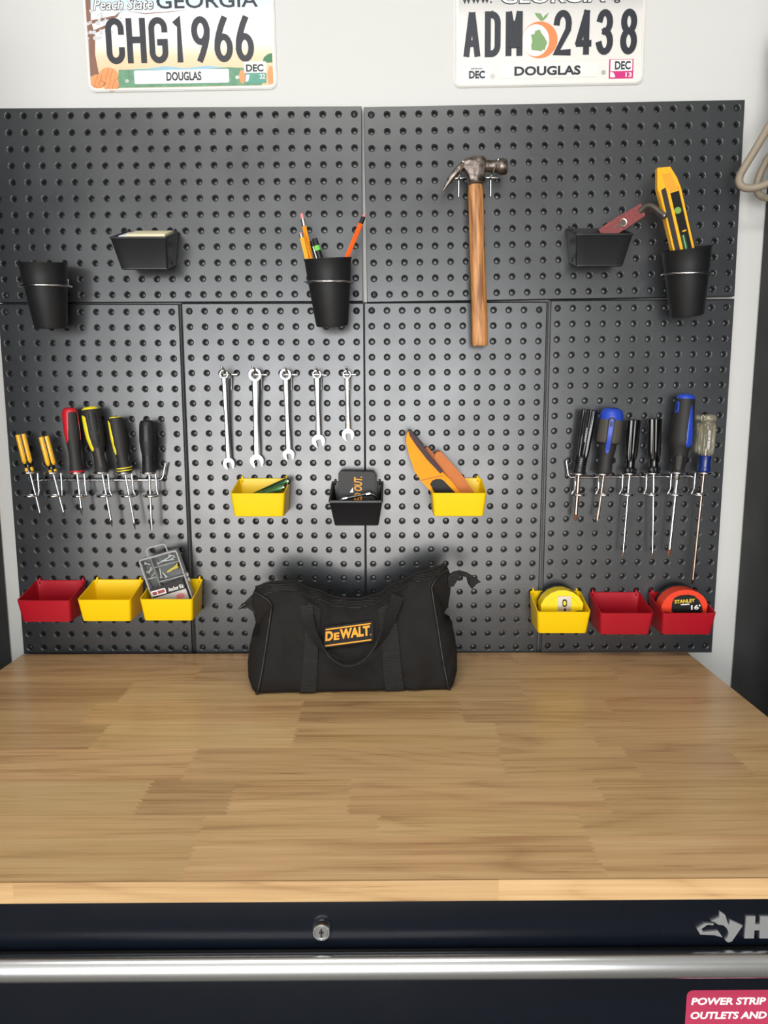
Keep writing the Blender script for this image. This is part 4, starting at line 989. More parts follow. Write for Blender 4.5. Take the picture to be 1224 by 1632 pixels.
# ------------------------------------------------------------------ hammer
fr = Frame((757.7, 283), (765, 551.5), 1.45, 1.0); r = fr.th('claw_hammer', 'claw hammer with a worn steel head and a bare wooden handle', 'hammer')
ref = (757.7, 283); ax = Vector((765-757.7, 551.5-283)).normalized()
def hp(px, py, w=0):
    dx, dy = px-ref[0], py-ref[1]; return fr(dx*ax.y - dy*ax.x, dx*ax.x + dy*ax.y, w)
# claw + cheek: outline stations, each a rounded slab
up = [(703.5, 302), (708, 291), (714.6, 280.3), (721, 272), (728, 265), (738, 256.2), (747, 252.9), (756, 251.2), (764, 250.6), (770, 251.2), (774.5, 256)]
lo = [(704.6, 303.8), (713, 295), (720.5, 287), (726.5, 281), (732, 275.6), (739, 271.6), (744, 283), (746.5, 295), (757, 295.6), (768.5, 295), (774, 275)]
th = [1.6, 5, 7, 8.5, 9.5, 9.5, 11.5, 12.5, 12.5, 12, 9.5]
bm = bmesh.new(); rows = []
for (a, b, t) in zip(up, lo, th):
    m0 = ((a[0]+b[0])/2, (a[1]+b[1])/2); row = []
    for k in range(20):
        an = 2*PI*k/20; cc, ss = math.cos(an), math.sin(an); e = .55
        f = math.copysign(abs(cc)**e, cc); g = math.copysign(abs(ss)**e, ss)
        row.append(hp(m0[0]+(a[0]-b[0])/2*f, m0[1]+(a[1]-b[1])/2*f, t*g))
    rows.append(row)
grid(bm, rows, True, True, True); hd_ = finish(bm, 'head', HEADM, r, ang=50)
bm = bmesh.new()
yc = 266
lathe(bm, [(772, 9), (778, 9.6), (785, 9.2), (791, 9.6), (795.5, 11.6), (797, 12.4), (806, 12.4), (808.4, 11.4), (809.2, 9)], lambda a, u, w: hp(u, yc+(u-772)*.06+a, w), 32)
finish(bm, 'striking_face', HEADM, hd_, ang=40)
bm = bmesh.new(); rows = []
for py, x0, x1 in ((292, 746.8, 768.6), (296, 746, 769.2), (310, 745.5, 771), (340, 746.5, 772), (389, 748, 772.8), (440, 749, 775.2), (500, 750.3, 777.5), (540, 751.2, 778.6), (549, 751.6, 778.6), (551.5, 753, 777)):
    c = (x0+x1)/2; h = (x1-x0)/2
    rows.append([hp(c+h*math.copysign(abs(math.cos(2*PI*k/24))**.85, math.cos(2*PI*k/24)), py, h*.72*math.copysign(abs(math.sin(2*PI*k/24))**.85, math.sin(2*PI*k/24))) for k in range(24)])
grid(bm, rows, True, True, True); finish(bm, 'handle', HICK, r, ang=60)

# ------------------------------------------------------------------ things in the cups
def stick(name, label, cat, a, b, da, db, secs, grp=None, seg=6, ext=0):
    """pencil-like thing from end a towards b and on into its cup; secs: (part, material, u0, u1, r0, r1, seg)"""
    fr = Frame(a, b, da, db); r = fr.th(name, label, cat, grp)
    for pn, m, u0, u1, r0, r1, sg in secs: lat(fr, pn, m, [(u0, r0*.8), (u0+.4, r0), (u1, r1)], r, sg, ang=40)
    return fr, r
PYEL = mat('pencil_yellow', '#f29a1f', .35, coat=.2); PYEL2 = mat('pencil_light_yellow', '#f7b63a', .35, coat=.2); PORA = mat('pencil_orange', '#f8600f', .3, coat=.2); PINK = mat('pink_eraser', '#d98a8f', .7); FERR = mat('ferrule', '#d9dad8', .25, metal=1); DFER = mat('dark_ferrule', '#2a2a2c', .3, metal=.5)
G = 'pencils standing in a black cup'
stick('pencil', 'tall yellow-orange pencil with a pink eraser and silver ferrule', 'pencil', (480.7, 340.6), (508, 470), 1.9, 1.9, [('eraser', PINK, 0, 8, 3.2, 3.4, 16), ('ferrule', FERR, 8, 20, 3.6, 3.6, 16), ('shaft', PYEL, 20, 132, 3.8, 3.8, 6)], G)
stick('pencil', 'short yellow pencil with a worn eraser, nearest the viewer', 'pencil', (479, 370.5), (503, 470), 2.6, 2.4, [('eraser', PINK, 0, 2.5, 2.6, 3, 16), ('ferrule', FERR, 2.5, 8.5, 3.1, 3.1, 16), ('shaft', PYEL2, 8.5, 102, 3.7, 3.7, 6)], G)
stick('pencil', 'short orange-yellow pencil leaning between the other yellow pencils', 'pencil', (483, 376), (513, 470), 2.25, 2.2, [('shaft', PYEL, 0, 98, 3.5, 3.7, 6)], G)
stick('pencil', 'bright orange pencil with a black ferrule leaning over the seam', 'pencil', (581, 342), (533, 458), 2.1, 2.2, [('eraser', PINK, 0, 4, 2.8, 3.0, 16), ('ferrule', DFER, 4, 15.5, 3.6, 3.6, 16), ('shaft', PORA, 15.5, 120, 4.1, 4.1, 6)], G)
fr, r = stick('marker', 'black marker with a bright green band', 'marker', (501.3, 380), (524, 462), 2.1, 2.1, [('cap', BLK, 0, 12, 4.2, 5.0, 20), ('band', mat('green_band', '#6fce56', .4), 12, 20.5, 5.3, 5.3, 20), ('barrel', BLK, 20.5, 84, 5.0, 5.0, 20)], 'markers in the cup of pencils')
bm = bmesh.new(); prism(bm, [(-6.6, 13), (-5.4, 12), (-4.6, 36), (-5.6, 36)], 2, 4, lambda a, b, w: fr(a, b, w)); finish(bm, 'clip', FERR, r, smooth=False)
stick('marker', 'plain black marker behind the green banded one', 'marker', (497, 384), (520, 462), 1.6, 1.8, [('cap', BLKM, 0, 14, 3.4, 3.8, 20), ('barrel', BLK, 14, 80, 3.6, 3.6, 20)], 'markers in the cup of pencils')

# torpedo level
fr = Frame((1056.5, 268), (1087.5, 402), 2.35, 2.35); r = fr.th('torpedo_level', 'yellow and black torpedo level with green vials standing in the black cup', 'level')
LY = mat('level_yellow', '#f4b323', .35); LD = mat('level_dark', '#2a2627', .5); VIAL = mat('green_vial', '#7ba84c', .15, coat=.5)
body = [(-10.2, -2.4), (10.4, 2.2), (17, 22), (19.5, 40), (18, 178), (-16, 178), (-17, 45), (-17.5, 28)]
lf = lambda a, b, w: fr(a, b, w)
bm = bmesh.new(); prism(bm, body, -6, 4, lf); bevel(bm, .8*fr.k, 1); finish(bm, 'body', LY, r, ang=30)
bm = bmesh.new(); prism(bm, [(-12.5, 33), (-5, 31), (-5, 176), (-14, 176)], 3.8, 4.6, lf); finish(bm, 'magnet_strip', LD, r, smooth=False)
bm = bmesh.new(); prism(bm, [(.5, 42), (14.5, 42), (15.5, 176), (.5, 176)], 3.6, 4.5, lf); fp = finish(bm, 'web', mat('level_black', '#161616', .3), r, smooth=False)
bm = bmesh.new(); prism(bm, [(-6, 0), (7, 3), (8, 12), (-5.5, 10)], 3.8, 5.0, lf); bevel(bm, .5*fr.k, 1); finish(bm, 'end_lip', LY, r, ang=30)
bm = bmesh.new(); prism(bm, [(-5.5, 11), (8, 13), (15, 40), (-3, 40)], 3.7, 4.5, lf); finish(bm, 'end_recess', mat('level_amber', '#e2a02c', .4), r, smooth=False)
for m0 in ((-4.9, -.2), (14.6, 17.9), (-16.6, -13.6)):
    bm = bmesh.new(); prism(bm, [(m0[0], 34), (m0[1], 34), (m0[1], 176), (m0[0], 176)], 3.5, 6.2, lf); bevel(bm, .5*fr.k, 1); finish(bm, 'rail', LY, r, ang=30)
bm = bmesh.new(); lathe(bm, [(4, 5.6), (6.5, 5.6), (7.5, 4.6)], lambda a, u, w: fr(5.5+a, 72+w, u), 24); finish(bm, 'vial', VIAL, r, ang=40)
bm = bmesh.new(); lathe(bm, [(64, 3.2), (94, 3.2)], lambda a, u, w: fr(5+a, u+48, 5+w), 16); finish(bm, 'vial', mat('dark_green_vial', '#2f6b3d', .15, coat=.5), r, ang=40)
bm = bmesh.new(); box(bm, -3, 3, -1.2, 1.2, -1.2, 1.2, Matrix.Translation(fr(8, 106, 6)) @ Matrix.Scale(fr.k, 4)); finish(bm, 'vial_clip', LY, r, smooth=False)

# scuffed red tool in the black bin
fr = Frame((1021, 337.5), (958, 377), 1.75, 1.6); r = fr.th('red_hand_tool', 'scuffed red metal tool with a round bolt and a bent grey tube end', 'hand tool')
bm = bmesh.new(); prism(bm, [(-9.5, -2), (11, -5), (13.5, 40), (12, 74), (-10.5, 74), (-11, 42)], -5, 5, lambda a, b, w: fr(-a, b, w)); bevel(bm, 1.2*fr.k, 2); finish(bm, 'body', REDW, r, ang=35)
bm = bmesh.new(); prism(bm, [(6, 24), (9.5, 24), (9.5, 74), (6, 74)], 4.6, 6.2, lambda a, b, w: fr(-a, b, w)); finish(bm, 'ridge', REDW, r, smooth=False)
bm = bmesh.new(); lathe(bm, [(4, 6.8), (7, 6.8), (7.4, 6.4), (7.2, 5), (4.2, 4.6)], lambda a, u, w: fr(a, 35+w, u), 28, cap=False); finish(bm, 'bolt', mat('bright_brass_steel', '#c9b9ac', .2, metal=1), r, ang=40)
bm = bmesh.new(); prism(bm, [(-3, 31), (3, 31), (4, 46), (-1, 46)], 4, 5.6, lambda a, b, w: fr(a, b, w)); finish(bm, 'catch', DARKST, r, smooth=False)
TUBM = mat('grey_gunmetal', '#77726c', .3, metal=.8)
for dy, w, rd in ((0, 2.0, 5.0), (9, 1.2, 3.6)):
    pts = [fr.local(P(*q, 1.75)) for q in smooth2] if False else [fr.local(P(x, y+dy*.6, 1.8+.028*(x-1019)-.2*(dy > 0))) for x, y in ((1019, 338), (1026, 331.5), (1034, 328.6), (1042, 331), (1050, 337.5), (1058, 343.5))]
    if dy: pts = pts[:4]
    tubeo('bent_tube', TUBM, smooth_path(pts, 5), rd*fr.k, r, 14)
bm = bmesh.new(); e = fr.local(P(1058.5, 344, 2.92)); ico(bm, e, 5.4*fr.k, 2); finish(bm, 'tube_end', TUBM, r)

# cards in the black bin
bp = P(243, 369, .02)
CARD = mat('cream_card', '#ece2bd', .55); CARDW = mat('white_card', '#e9edf2', .4)
def slab(name, label, cat, m, px, py, w_in, d_in, t_in, rx, rz, d):
    o = boxo(name, m, -w_in/2*I, w_in/2*I, -d_in/2*I, d_in/2*I, -t_in/2*I, t_in/2*I, None, .0004)
    o.location = bp + Vector((px*I, -d*I, py*I)); o.rotation_euler = (rx, 0, rz); return tag(o, label, cat)
slab('card_pad', 'cream card pad lying across the black bin above the empty cup', 'card pad', CARD, .3, -.52, 2.4, 2.0, .3, math.radians(19), 0, 1.4)
slab('white_card', 'white card beside the cream pad in the black bin', 'card', CARDW, -1.1, -.56, .6, 2.0, .22, math.radians(19), 0, 1.35)

# green pens in the yellow bin
GRN = mat('anodised_green', '#39603c', .22, metal=.7); GRN2 = mat('anodised_pale_green', '#5f9460', .2, metal=.7)
for label, a, b, dd, m in (('pale green metal pen with a round end cap, in front in the yellow bin', (455, 775.5), (402, 794), 1.75, GRN2),
                            ('dark green metal pen behind the pale green one', (461.5, 765.5), (400, 793), 1.1, GRN)):
    fr = Frame(a, b, dd, dd-.35); r = fr.th('metal_pen', label, 'pen', 'green metal pens in the yellow bin')
    lat(fr, 'barrel', m, [(5, 5.2), (7, 5.6), (fr.n-3, 5.6), (fr.n, 4.5)], r, 24)
    lat(fr, 'end_cap', mat('green_steel', '#9fb39c', .15, metal=1), [(0, 3), (.6, 5), (5.5, 5.4), (6.5, 4.6)], r, 24)
    bm = bmesh.new(); lathe(bm, [(-.5, 2.2), (.4, 2.2)], lambda a_, u, w: fr(a_, u, w), 14); finish(bm, 'cap_hole', BLKM, r)
    bm = bmesh.new(); prism(bm, [(-1.2, 3), (1.2, 3), (1.2, 30), (-1.2, 30)], 5.8, 7.2, lambda a_, b_, w: fr(a_, b_, w)); finish(bm, 'clip', m, r, smooth=False)

# black box and hex key in the black bin
fr = Frame((570, 750), (570, 850), 1.05, .85); r = fr.th('tool_case', 'black plastic case with yellow slanted lettering standing in the black bin', 'case')
g = lambda x, y, w=0: fr(x-570, y-750, w)
CASE = mat('case_black', '#242424', .5, bump=.08, bscale=700)
bm = bmesh.new(); prism(bm, [(540.5, 753.5), (545, 750), (594, 751), (597, 754), (597.5, 813), (540.5, 813)], -9, 9, g); bevel(bm, 1.6*fr.k, 2); finish(bm, 'shell', CASE, r, ang=35)
bm = bmesh.new(); prism(bm, [(596, 757), (600, 758), (600, 800), (596, 800)], -6, 6, g); finish(bm, 'side_latch', CASE, r, smooth=False)
bm = bmesh.new(); text_bm(bm, 'SPEED OUT.', 29, 82, 0, 12.5, lambda x, z, w: g(577.5-12.5+z*.0+ (12.5-z)*0 + z*0 - 0 + (12.5 - (12.5-z)) * 0, 0) if False else g(564.8+(12.5-z)*1.0, 840-x, w), 8.9, 9.5, .02, .18)
finish(bm, 'case_lettering', ORANGE, r, smooth=False)
bm = bmesh.new(); prism(bm, [(558, 783), (563, 775), (563.5, 783)], 8.9, 9.4, g); finish(bm, 'case_mark', WHITE, r, smooth=False)
pts = [P(*q, dd) for q, dd in (((534, 806), 1.9), ((540.5, 798.5), 1.95), ((549.6, 794.8), 2.0), ((568, 791), 2.0), ((587, 787.4), 2.0), ((595, 789), 2.0), ((601, 795), 1.95), ((606, 806), 1.9))]
c = pts[3]; hk_ = thing('hex_key', 'bright silver bent hex key lying across the black case', 'hex key', T(c))
tubeo('bar', CHROME, smooth_path([p-c for p in pts], 5), .0024, hk_, 6)
for i, q in ((2, 3), (4, 3)):
    a = pts[i]-c; b = pts[q]-c; dv = (b-a).normalized(); bm = bmesh.new(); tube(bm, [a-dv*.0035, a+dv*.0035], .0036, 12); finish(bm, 'sleeve', CHROME, hk_)

# stud finder and copper tool in the yellow bin
fr = Frame((690, 740), (690, 840), 1.5, 1.3); r = fr.th('stud_finder', 'amber stud finder with a dark red strip and black window', 'stud finder')
g = lambda x, y, w=0: fr(x-690, y-740, w)
SF = mat('stud_finder_amber', '#ee9a17', .5, spec=.2)
bm = bmesh.new(); prism(bm, [(651.2, 687.6), (648.6, 695), (648.5, 706), (653, 726), (661, 749.6), (671.9, 765.8), (688, 783.8), (704, 806), (748, 806), (732, 783.8), (718, 765), (706, 753), (690, 735), (679, 722), (666, 705), (655, 690)], -7, 7, g); bevel(bm, 1.8*fr.k, 2); finish(bm, 'shell', SF, r, ang=35)
bm = bmesh.new(); prism(bm, [(652, 686.5), (656, 687), (671, 706), (690, 732), (705.5, 750), (701, 753.5), (680, 731), (664, 710), (653.5, 694)], -6, 8.2, g); bevel(bm, .6*fr.k, 1); finish(bm, 'lens_strip', mat('dark_red_lens', '#3a1020', .4, spec=.3), r, ang=30)
bm = bmesh.new(); prism(bm, [(652, 685.5), (656, 685.8), (676, 709), (674, 712)], -7, 4, g); finish(bm, 'top_edge', BLKM, r, smooth=False)
bm = bmesh.new(); prism(bm, [(685, 770), (688.5, 764.5), (694, 762.3), (701, 762), (706, 764.5), (724.5, 784), (740, 800), (706, 800), (693, 784)], 6.8, 7.8, g); finish(bm, 'window', mat('black_window', '#1a1a19', .45, spec=.3), r, smooth=False)
bm = bmesh.new(); text_bm(bm, 'l l l', 0, 9, 0, 3, lambda x, z, w: g(651+x*.5+z*.3, 709+x*1.2-z*.3, w), 6.9, 7.4, .0); finish(bm, 'grip_marks', mat('amber_dark', '#b06a10', .5), r, smooth=False)
bm = bmesh.new(); prism(bm, [(668, 764), (690, 759), (706, 756), (706, 757), (690, 760.4), (669, 765)], 6.9, 7.5, g); finish(bm, 'case_seam', mat('amber_dark', '#b06a10', .5), r, smooth=False)
fr = Frame((715, 745), (715, 845), 1.05, .9); r = fr.th('copper_tool', 'copper-orange block tool behind the amber stud finder', 'tool')
g = lambda x, y, w=0: fr(x-715, y-745, w)
CO = mat('copper_orange', '#c4733a', .5, spec=.25, vary=.08, vscale=60)
bm = bmesh.new(); prism(bm, [(692, 728), (694, 721.5), (697, 719.5), (702.4, 719), (716.8, 735), (736.6, 757.7), (751.9, 781), (766, 803), (740, 803), (728, 780), (712, 757), (696, 736)], -8, 10, g); bevel(bm, 1.3*fr.k, 2); finish(bm, 'block', CO, r, ang=35)
bm = bmesh.new(); prism(bm, [(677.3, 716), (679, 713), (682.7, 711.9), (692, 723), (712, 748), (728, 770), (742, 795), (730, 795), (716, 772), (698, 748)], -6, 7, g); bevel(bm, .8*fr.k, 1); finish(bm, 'blade_holder', mat('copper_dark', '#ad6434', .5, spec=.25), r, ang=35)
bm = bmesh.new(); prism(bm, [(720, 768), (723, 766), (738, 790), (734, 790)], 6.8, 8, g); finish(bm, 'metal_edge', SHAFT, r, smooth=False)

# ------------------------------------------------------------------ clear anchor kit
A0 = (221.5, 893); dirv = (.335, .942)
fr = Frame(A0, (A0[0]+dirv[0]*90, A0[1]+dirv[1]*90), 1.75, 1.55); r = fr.th('anchor_kit', 'clear compartment box of wall anchors and screws with a black label', 'fastener kit')
TRAY = mat('clear_polystyrene', '#f2f4f4', .03, trans=1, ior=1.12, spec=.3); FROST = mat('frosted_edge', '#c9cac9', .35, trans=.35)
q = lambda v, u, w=0: fr(v, u, w)
bm = bmesh.new(); prism(bm, rrect(0, 61, 0, 89, 4), -13, -12, q); finish(bm, 'tray_back', mat('grey_tray', '#6f7172', .4), r, smooth=False)
for nm, rect in (('side_wall', (0, 2, 0, 89)), ('side_wall', (59, 61, 0, 89)), ('end_wall', (0, 61, 0, 2.4)), ('end_wall', (0, 61, 87, 89)), ('divider', (17.6, 18.8, 2, 62)), ('divider', (18.5, 59, 17, 18.4)), ('divider', (18.5, 59, 41, 42.4)), ('divider', (2, 18, 32, 33.4))):
    bm = bmesh.new(); prism(bm, [(rect[0], rect[2]), (rect[1], rect[2]), (rect[1], rect[3]), (rect[0], rect[3])], -12, 0, q); finish(bm, nm, FROST, r, smooth=False)
bm = bmesh.new(); prism(bm, rrect(-1, 62, -1, 90, 4), .2, 1.2, q); lid = finish(bm, 'lid', TRAY, r, smooth=False)
tubeo('lid_rim', FROST, [q(x, y, 1) for x, y in rrect(.3, 60.7, .3, 88.7, 4)], 1.3*fr.k, lid, 8, True)
bm = bmesh.new()
for a_, b_ in (((15, -1), (15, -11)), ((15, -11), (18, -14)), ((18, -14), (43, -14)), ((43, -14), (46, -11)), ((46, -11), (46, -1))): tube(bm, [q(*a_, -3), q(*b_, -3)], 1.2*fr.k, 8)
finish(bm, 'hang_tab_rim', FROST, r)
bm = bmesh.new(); prism(bm, [(16, -1), (16, -11), (45, -11), (45, -1)], -3.5, -2.8, q); finish(bm, 'hang_tab', TRAY, r, smooth=False)
for k in range(2):
    bm = bmesh.new(); prism(bm, rrect(61, 64.5, 40+k*8, 46+k*8, 1.4), -9, -4, q); finish(bm, 'hinge', FROST, r, smooth=False)
SCW = mat('zinc_screw', '#e6e8e8', .4, metal=.4)
rk = random.Random(11)
def small_screw(v, u, ang, L, label):
    t = thing('screw', label, 'screw', fr.M @ Matrix.Translation(q(v, u, -6)), 'screws in the anchor kit')
    c_, s_ = math.cos(ang), math.sin(ang); bm = bmesh.new()
    lathe(bm, [(0, 2.4), (.8, 2.4), (2, .9), (L-2, .8), (L, .2)], lambda a, uu, w: fr(c_*uu - s_*a, s_*uu + c_*a, w), 12); o = finish(bm, 'screw_body', SCW, t)
for v, u, an, L, lb_ in ((24, 14, -.25, 27, 'longest zinc screw, slanting across the top compartment of the anchor kit'), (31, 12, .1, 20, 'middle-length zinc screw under the longest one in the top compartment of the kit'),
        (45, 5.5, .35, 10, 'upper of the two short zinc screws at the right end of the top compartment'), (54, 10, 2.8, 11, 'lower of the two short zinc screws at the right end of the top compartment'),
        (5, 8, .5, 10, 'short zinc screw at the top of the narrow left compartment of the kit'), (13, 16, 2.2, 13, 'longest zinc screw in the narrow left compartment, below its top one'),
        (4, 23, -.3, 11, 'zinc screw lying low at the left in the narrow compartment of the kit'), (15, 27, 2.6, 11, 'lowest zinc screw in the narrow left compartment of the kit'),
        (22, 37, -1.4, 16, 'upright zinc screw at the left end of the compartment with the yellow anchor'), (30, 38.5, -1.9, 11, 'short zinc screw just under the yellow anchor in the clear kit')):
    small_screw(v, u, an, L, lb_)
t = thing('wall_anchor', 'pale yellow wall anchor inside the clear kit', 'wall anchor', fr.M @ Matrix.Translation(q(33, 31, -6)))
bm = bmesh.new(); lathe(bm, [(0, 1.6), (3, 2.2), (8, 2.6), (9, 2.1), (12, 2.7), (16, 2.8), (17, 4.4), (20, 4.6), (20.5, 3)], lambda a, u, w: fr(u+1, a-.3*u, w), 16); finish(bm, 'plug', mat('anchor_yellow', '#e3cf62', .45), t)
bm = bmesh.new(); lathe(bm, [(20.6, 2.2), (20.8, 2.2)], lambda a, u, w: fr(u+1, a-.3*u, w), 12); finish(bm, 'plug_hole', BLKM, t)
bm = bmesh.new(); prism(bm, [(.5, 48.5), (56, 46), (56, 62.5), (.5, 64)], 1.3, 1.8, q); lb = finish(bm, 'label', mat('label_black', '#121212', .4), r, smooth=False)
bm = bmesh.new(); prism(bm, [(.5, 64), (56, 62.5), (56, 87), (.5, 87)], 1.25, 1.6, q); finish(bm, 'label_foot', mat('label_grey', '#c6c2bd', .4), r, smooth=False)
bm = bmesh.new(); prism(bm, rrect(1.5, 25, 52.5, 61.5, 1.5), 1.8, 2.1, q); lw = finish(bm, 'brand_patch', WHITE, lb, smooth=False)
bm = bmesh.new(); prism(bm, [(3.5, 54.5), (10.5, 54.5), (10.5, 59.3), (3.5, 59.3)], 2.1, 2.3, q); prism(bm, [(12, 54.2), (23.3, 54.0), (23.3, 59.0), (12, 59.2)], 2.1, 2.3, q); finish(bm, 'brand_bars', mat('print_maroon', '#a34848', .45), lw, smooth=False)
bm = bmesh.new(); text_bm(bm, 'Anchor Kit', 29, 54, 0, 6.6, lambda x, z, w: q(x, 60.5-z-(x-29)*.02, w), 1.8, 2.2, .02); finish(bm, 'label_lettering', WHITE, lb, smooth=False)
bm = bmesh.new(); prism(bm, arc(44, 71.5, 7, 4.2, 0, 345, 23), 1.6, 1.9, q); finish(bm, 'label_seal', mat('print_rose', '#d9817f', .45), r, smooth=False)

# ------------------------------------------------------------------ tape measures
def tape(label, top, d0, half, w0, w1, body_m, outline, seam_m):
    outline = [(x*.95, y) for x, y in outline]
    fr = Frame(top, (top[0]+.001, top[1]+62), d0, d0); r = fr.th('tape_measure', label, 'tape measure', 'tape measures in the bins')
    q = lambda v, u, w=0: fr(v, u, w)
    bm = bmesh.new(); prism(bm, outline, w0, w1, q); bevel(bm, 3.2*fr.k, 4, minang=35); finish(bm, 'case', body_m, r, ang=50)
    bm = bmesh.new(); prism(bm, [(x*1.01, 31+(y-31)*(1.04 if y < 31 else 1)) for x, y in outline], w0-4, w0+3, q); bevel(bm, 1.5*fr.k, 2, minang=35); finish(bm, 'back_shell', seam_m, r, ang=50)
    return fr, r, q
TY = mat('tape_yellow', '#f6d712', .35); TO = mat('tape_red_orange', '#ee4526', .35)
out1 = [(-27, 57), (-33, 44)] + [(-36+36*1.0+ (-36)*math.cos(math.radians(a)), 34-33*math.sin(math.radians(a))) for a in (20, 40, 60, 80, 100, 120, 140, 160)] + [(33, 44), (27, 57)]
fr, r, q = tape('yellow tape measure with a metal belt clip, in its yellow bin', (892.5, 936), 1.35, 36, -13, 13, TY, out1, BLKM)
bm = bmesh.new(); prism(bm, rrect(-7, 13, 10.5, 44, 1.2), 13, 14.6, q); cl = finish(bm, 'belt_clip', mat('satin_clip', '#d6d2c6', .3, metal=.7), r, smooth=False)
bm = bmesh.new(); prism(bm, rrect(0.2, 7.2, 15, 27, 3.4), 14.5, 15, q); finish(bm, 'clip_slot', BLKM, cl, smooth=False)
bm = bmesh.new(); prism(bm, rrect(1.4, 5.6, 17.5, 24.5, 2), 15, 15.4, q); finish(bm, 'clip_button', TY, cl, smooth=False)
bm = bmesh.new(); lathe(bm, [(14.5, 2.4), (15.2, 2.2), (15.4, 1)], lambda a, u, w: q(4+a, 31.5+w, u), 14); finish(bm, 'clip_screw', DARKST, cl)
bm = bmesh.new(); prism(bm, [(10, 38), (24, 34), (31.5, 34), (31, 44), (10, 44)], 12.2, 13.6, q); finish(bm, 'mouth', BLKM, r, smooth=False)
for a0, a1, rad in ((200, 335, 27),):
    tubeo('case_ridge', TY, [q(rad*math.cos(math.radians(a)), 34+rad*.92*math.sin(math.radians(a)), 12.9) for a in range(200, 341, 10)], .9*fr.k, r, 8)
out2 = [(-27, 57), (-34, 44)] + [(-38*math.cos(math.radians(a)) + 0, 36-35.5*math.sin(math.radians(a))**.85) for a in (14, 28, 44, 60, 76, 92, 108, 124, 140, 154, 166)] + [(34, 44), (27, 57)]
fr, r, q = tape('red-orange tape measure with a black label, in its red bin', (1085.5, 936), 1.4, 38, -13, 13, TO, out2, BLKM)
bm = bmesh.new(); prism(bm, [(-20, 32), (-19, 20), (-15, 12), (-6, 8.6), (6, 8.4), (15, 11), (22, 18), (26.5, 28), (27, 37), (22, 37.5), (-17, 35.5)], 12.9, 13.8, q); lb = finish(bm, 'label', mat('label_black', '#121212', .4), r, smooth=False)
bm = bmesh.new(); text_bm(bm, 'STANLEY', -15.5, 15.4, 0, 5.6, lambda x, z, w: q(x, 20.8-z-x*.02, w), 13.8, 14.2, .03); finish(bm, 'brand_lettering', mat('label_yellow', '#f0cf3d', .45), lb, smooth=False)
bm = bmesh.new(); text_bm(bm, "16'", 9.5, 23.5, 0, 7.6, lambda x, z, w: q(x, 32.4-z, w), 13.8, 14.2, .03); prism(bm, [(-6, 22.6), (7, 22.4), (7, 24), (-6, 24.2)], 13.8, 14.1, q); finish(bm, 'size_lettering', WHITE, lb, smooth=False)
bm = bmesh.new(); prism(bm, [(-36, 35), (-30, 33.5), (-8, 37), (6, 40), (-36, 40)], 12.4, 13.6, q); finish(bm, 'mouth', BLKM, r, smooth=False)

# ------------------------------------------------------------------ canvas tool bag
BM_ = T(W(-.72, -4.25, .26)) @ Matrix.Rotation(math.radians(3.3), 4, 'Z'); BMI = BM_.inverted()
bag = thing('tool_bag', 'black canvas tool bag with orange lettering sitting on the wooden worktop', 'tool bag', BM_)
def bag_top(s):       # height of the zip line along the bag, inches; s 0..1
    k = [(0, 5.75), (.08, 6.05), (.18, 6.1), (.30, 5.55), (.42, 5.0), (.52, 4.9), (.62, 5.1), (.74, 5.9), (.86, 6.6), (1, 7.0)]
    for (a, x), (b, y) in zip(k, k[1:]):
        if a <= s <= b: t = (s-a)/(b-a); t = t*t*(3-2*t); return x+(y-x)*t
    return 7
PROF = [(-2.95, 0.0), (-3.16, .12), (-3.1, .9/6), (-2.86, .28), (-2.5, .45), (-2.05, .63), (-1.55, .80), (-1.0, .93), (-.5, .985), (0, 1.0)]
def bag_pt(s, t, off=0.0, raw=False):
    """s along the bag 0..1, t around it: 0 front bottom, 1 zip, 2 back bottom"""
    tt = t if t <= 1 else 2-t; f = tt*(len(PROF)-1); i = min(int(f), len(PROF)-2); f -= i
    y = PROF[i][0]+(PROF[i+1][0]-PROF[i][0])*f
    zs = [0, .16] + [p[1]*bag_top(s) for p in PROF[2:]]
    z = zs[i]+(zs[i+1]-zs[i])*f
    if t > 1: y = -y*.9
    e = abs(2*s-1); x = (s-.5)*11.75
    fl = 1 - .17*min(1, tt/.72) if tt < .72 else .83 + .2*min(1, (tt-.72)/.16)
    x *= fl; x += -.05*(z/6)
    y -= .22*math.sin(PI*s)*math.sin(PI*min(1, z/5.5)) * (1 if t <= 1 else -1)
    nz = noise.noise(Vector((x*.55, z*.5, t*1.3)))*.24 + noise.noise(Vector((x*1.1+z*.9+7, z*1.0-x*.5, t*2)))*.2 + noise.noise(Vector((x*2.6-z*1.5, z*1.3, 4)))*.07
    edge = min(1, tt*6)
    y += nz*edge*(-1 if t <= 1 else 1); z += .05*nz*edge if z > .3 else 0
    if off: y -= off*(1 if t <= 1 else -1); z += off*.35*min(1, tt*2)
    return Vector((x*I, y*I, max(.004, z)*I))
bm = bmesh.new(); NS, NT = 44, 56
rows = [[bag_pt(i/NS, 2*j/NT) for j in range(NT+1)] for i in range(NS+1)]
vs = grid(bm, rows)
for i in range(NS): bm.faces.new((vs[i][0], vs[i+1][0], vs[i+1][NT], vs[i][NT]))
